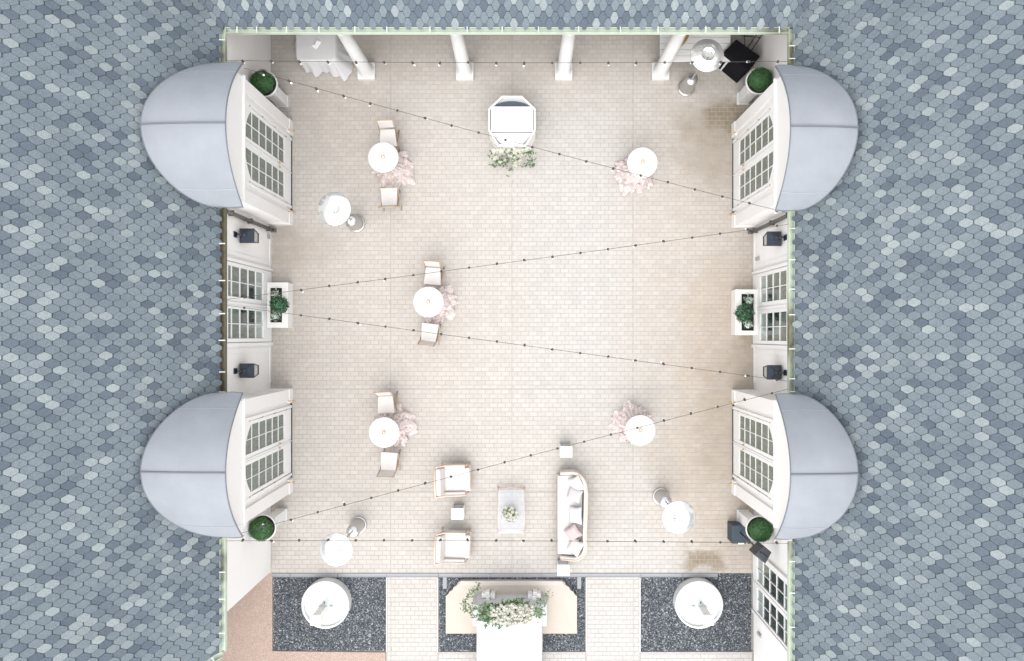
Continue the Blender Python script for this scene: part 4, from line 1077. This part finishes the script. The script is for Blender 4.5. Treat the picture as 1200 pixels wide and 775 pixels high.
bp = [P(x, y, .95) for x, y in ((863, 46), (891, 66), (875, 82.5), (848.5, 60.5))]
c = sum(bp, Vector())/4; c.z = 0
booth = thing('covered_booth', 'black cloth covered booth in the top right corner behind the patio heater', 'booth', c, 0)
n = 4; low = [(p-c)*1.06 for p in bp]; up = [p-c for p in bp]
mb = MB(); mb.add([(p.x, p.y, 0.01) for p in low]+[(p.x, p.y, .95) for p in up], [(0,1,5,4)[::-1],(1,2,6,5)[::-1],(2,3,7,6)[::-1],(3,0,4,7)[::-1],(4,5,6,7)[::-1]]); mb.build('black_cover', BLACKC, booth, bevel=.02)
fold = thing('folding_stand', 'black metal folding stand under the eave beside the covered booth', 'stand', P(878, 52, 0), 0)
for k, (x0, y0, x1, y1) in enumerate(((872.5, 40, 873.5, 66), (887, 40, 872, 62), (895, 38, 880, 60), (890, 44, 868, 42))):
    a, b = P(x0, y0, .9)-fold.location, P(x1, y1, .5)-fold.location
    mb = MB(); mb.tube([a, b], .014, 6); mb.build('bar', BLACK, fold)
for (x, y) in ((873, 66), (895, 38)):
    a = P(x, y, .6)-fold.location; mb = MB(); mb.tube([(a.x, a.y, .6), (a.x, a.y, .0)], .014, 6); mb.build('leg', BLACK, fold)
wt = P(815, 52, .75); wt.z = 0
tb = thing('buffet_table', 'white slatted table under the eave behind the rightmost column', 'table', wt, 0)
a, b = P(773.5, 22, .75)-wt, P(856, 72.5, .75)-wt; n = 7
for i in range(n):
    y0 = b.y+(a.y-b.y)*i/n; y1 = b.y+(a.y-b.y)*(i+1)/n-.012; MB().box((a.x, y0, .715), (b.x, y1, .75)).build('slat', WOODW, tb)
for x in (a.x+.05, b.x-.05):
    for y in (b.y+.06, a.y-.06): MB().box((x-.03, y-.03, 0), (x+.03, y+.03, .714)).build('leg', WOODW, tb)
wd = MB(); wd.prism([(0, 0), (.10, .28), (.2, .34), (.12, .14)], 0, .22); tag(wd.build('wooden_wedge', mat('amber_wood', (.38, .22, .07), .4, var=.4, scale=20), None, P(799, 55, .751)), 'small amber wooden wedge on the white slatted table beside the column', 'ornament')
# draped table at the upper left
a, b = P(347.5, 18, .76), P(392, 70, .76); c = (a+b)/2; c.z = 0
dt = thing('draped_table', 'square table with flowing white cloth under the eave behind the leftmost column', 'table', c, 0)
w2, l2 = (b.x-a.x)/2, (a.y-b.y)/2
for sx in (-1, 1):
    for sy in (-1, 1): MB().box((sx*(w2-.1)-.02, sy*(l2-.1)-.02, 0), (sx*(w2-.1)+.02, sy*(l2-.1)+.02, .72)).build('leg', STEELW, dt)
MB().box((-w2+.01, -l2+.01, .72), (w2-.01, l2-.01, .748)).build('tabletop', WOODW, dt)
# flowing cloth: rounded rectangle perimeter, hem pushed out in soft lobes
rc = .10; per = []
def side_pts(p, q, n): return [(p[0]+(q[0]-p[0])*i/n, p[1]+(q[1]-p[1])*i/n) for i in range(n)]
cs = [(w2-rc, -l2+rc, -pi/2), (w2-rc, l2-rc, 0), (-w2+rc, l2-rc, pi/2), (-w2+rc, -l2+rc, pi)]
for k, (cx_, cy_, a_) in enumerate(cs):
    for i in range(8): a2 = a_+pi/2*i/8; per.append((cx_+rc*cos(a2), cy_+rc*sin(a2), cos(a2), sin(a2)))
    nx_, ny_ = cos(a_+pi/2), sin(a_+pi/2); c2 = cs[(k+1) % 4]
    p_, q_ = (cx_+rc*nx_, cy_+rc*ny_), (c2[0]+rc*nx_, c2[1]+rc*ny_)
    for (x, y) in side_pts(p_, q_, 28): per.append((x, y, nx_, ny_))
def hem(x, y, nx_, ny_):
    g = lambda u, c_, w_: math.exp(-((u-c_)/w_)**2)
    e = .07
    if ny_ < -.2: e += .15*g(x, -w2*.35, .10)+.15*g(x, w2*.70, .12)
    if nx_ > .2: e += .26*g(y, -l2*.55, .30)+.10*(1+cos(y*9))*.5
    if nx_ < -.2: e += .22*g(y, l2*.05, .24)
    return e
vs = []; n = len(per)
for lev, z in ((0, .76), (.05, .742), (.16, .62), (.38, .42), (.68, .2), (1, .03)):
    for k, (x, y, nx_, ny_) in enumerate(per):
        e = hem(x, y, nx_, ny_)*lev+.018*lev*sin(k*1.05)+.01*lev*sin(k*2.3+1)+(.012 if lev else 0)
        vs.append((x+nx_*e, y+ny_*e, z))
mb = MB(); mb.add(vs[:n], [tuple(range(n))])
fs = []
for li in range(5):
    for i in range(n): j_ = (i+1) % n; fs.append((li*n+i, (li+1)*n+i, (li+1)*n+j_, li*n+j_))
mb.add(vs, fs, smooth=True); mb.build('tablecloth', CLOTH, dt)
nk = thing('folded_napkin', 'small folded white napkin on the draped table at the upper left', 'napkin', P(371, 51, .762), -.5)
mb = MB(); mb.add([(-.09, -.13, 0), (.07, -.15, 0), (.10, .10, 0), (-.06, .14, 0), (0, -.06, .06), (-.01, .05, .05)], [(0,1,4),(1,2,5,4),(2,3,5),(3,0,4,5)]); mb.build('cloth_fold', WOODW, nk)

# ------------------------------------------------------------ string lights
bulb_me = MB(); bulb_me.lathe([(.012, -.02), (.022, -.08), (.026, -.10), (.018, -.125), (.004, -.13)], 10); BM = bulb_me.mesh('bulb', BULBW)
sock_me = MB(); sock_me.lathe([(.012, .02), (.026, .012), (.030, -.03), (.026, -.055)], 10); SM = sock_me.mesh('socket', CORD)
def string(label, p0, p1, sag, z0=3.22, z1=3.22):
    a, b = P(p0[0], p0[1], z0), P(p1[0], p1[1], z1)
    t = thing('string_lights', label, 'string lights', a, 0, 'strings of small bulbs across the court')
    L_ = (b-a).length; n = 60
    f = lambda u: (b-a)*u-Vector((0, 0, 4*sag*u*(1-u)))
    mb = MB(); mb.tube([f(i/n) for i in range(n+1)], .0055, 5); mb.build('cable', CORD, t)
    k = int(L_/.64)
    for i in range(k):
        u = (i+.6)/k; p = f(u)
        o = link('bulb', BM, t, p); s_ = link('socket', SM, o, (0, 0, 0)); sw = random.uniform(-.5, .5); o.rotation_euler = (sw, random.uniform(-.5, .5), 0)
string('string of bulbs running straight across the top in front of the columns', (264, 71), (925, 72), .12)
string('string of bulbs slanting from the upper left bay to the upper right downpipe', (286, 80), (924, 250), .18)
string('string of bulbs slanting up from the left window to the wall above the right window', (266, 351), (924, 263), .18)
string('string of bulbs slanting down from the left window to below the right window', (266, 358), (924, 447), .18)
string('string of bulbs slanting from the right wall down to the lower left topiary', (924, 456), (264, 630), .18)
string('string of bulbs running straight across above the drain channel', (264, 634), (924, 637), .12)
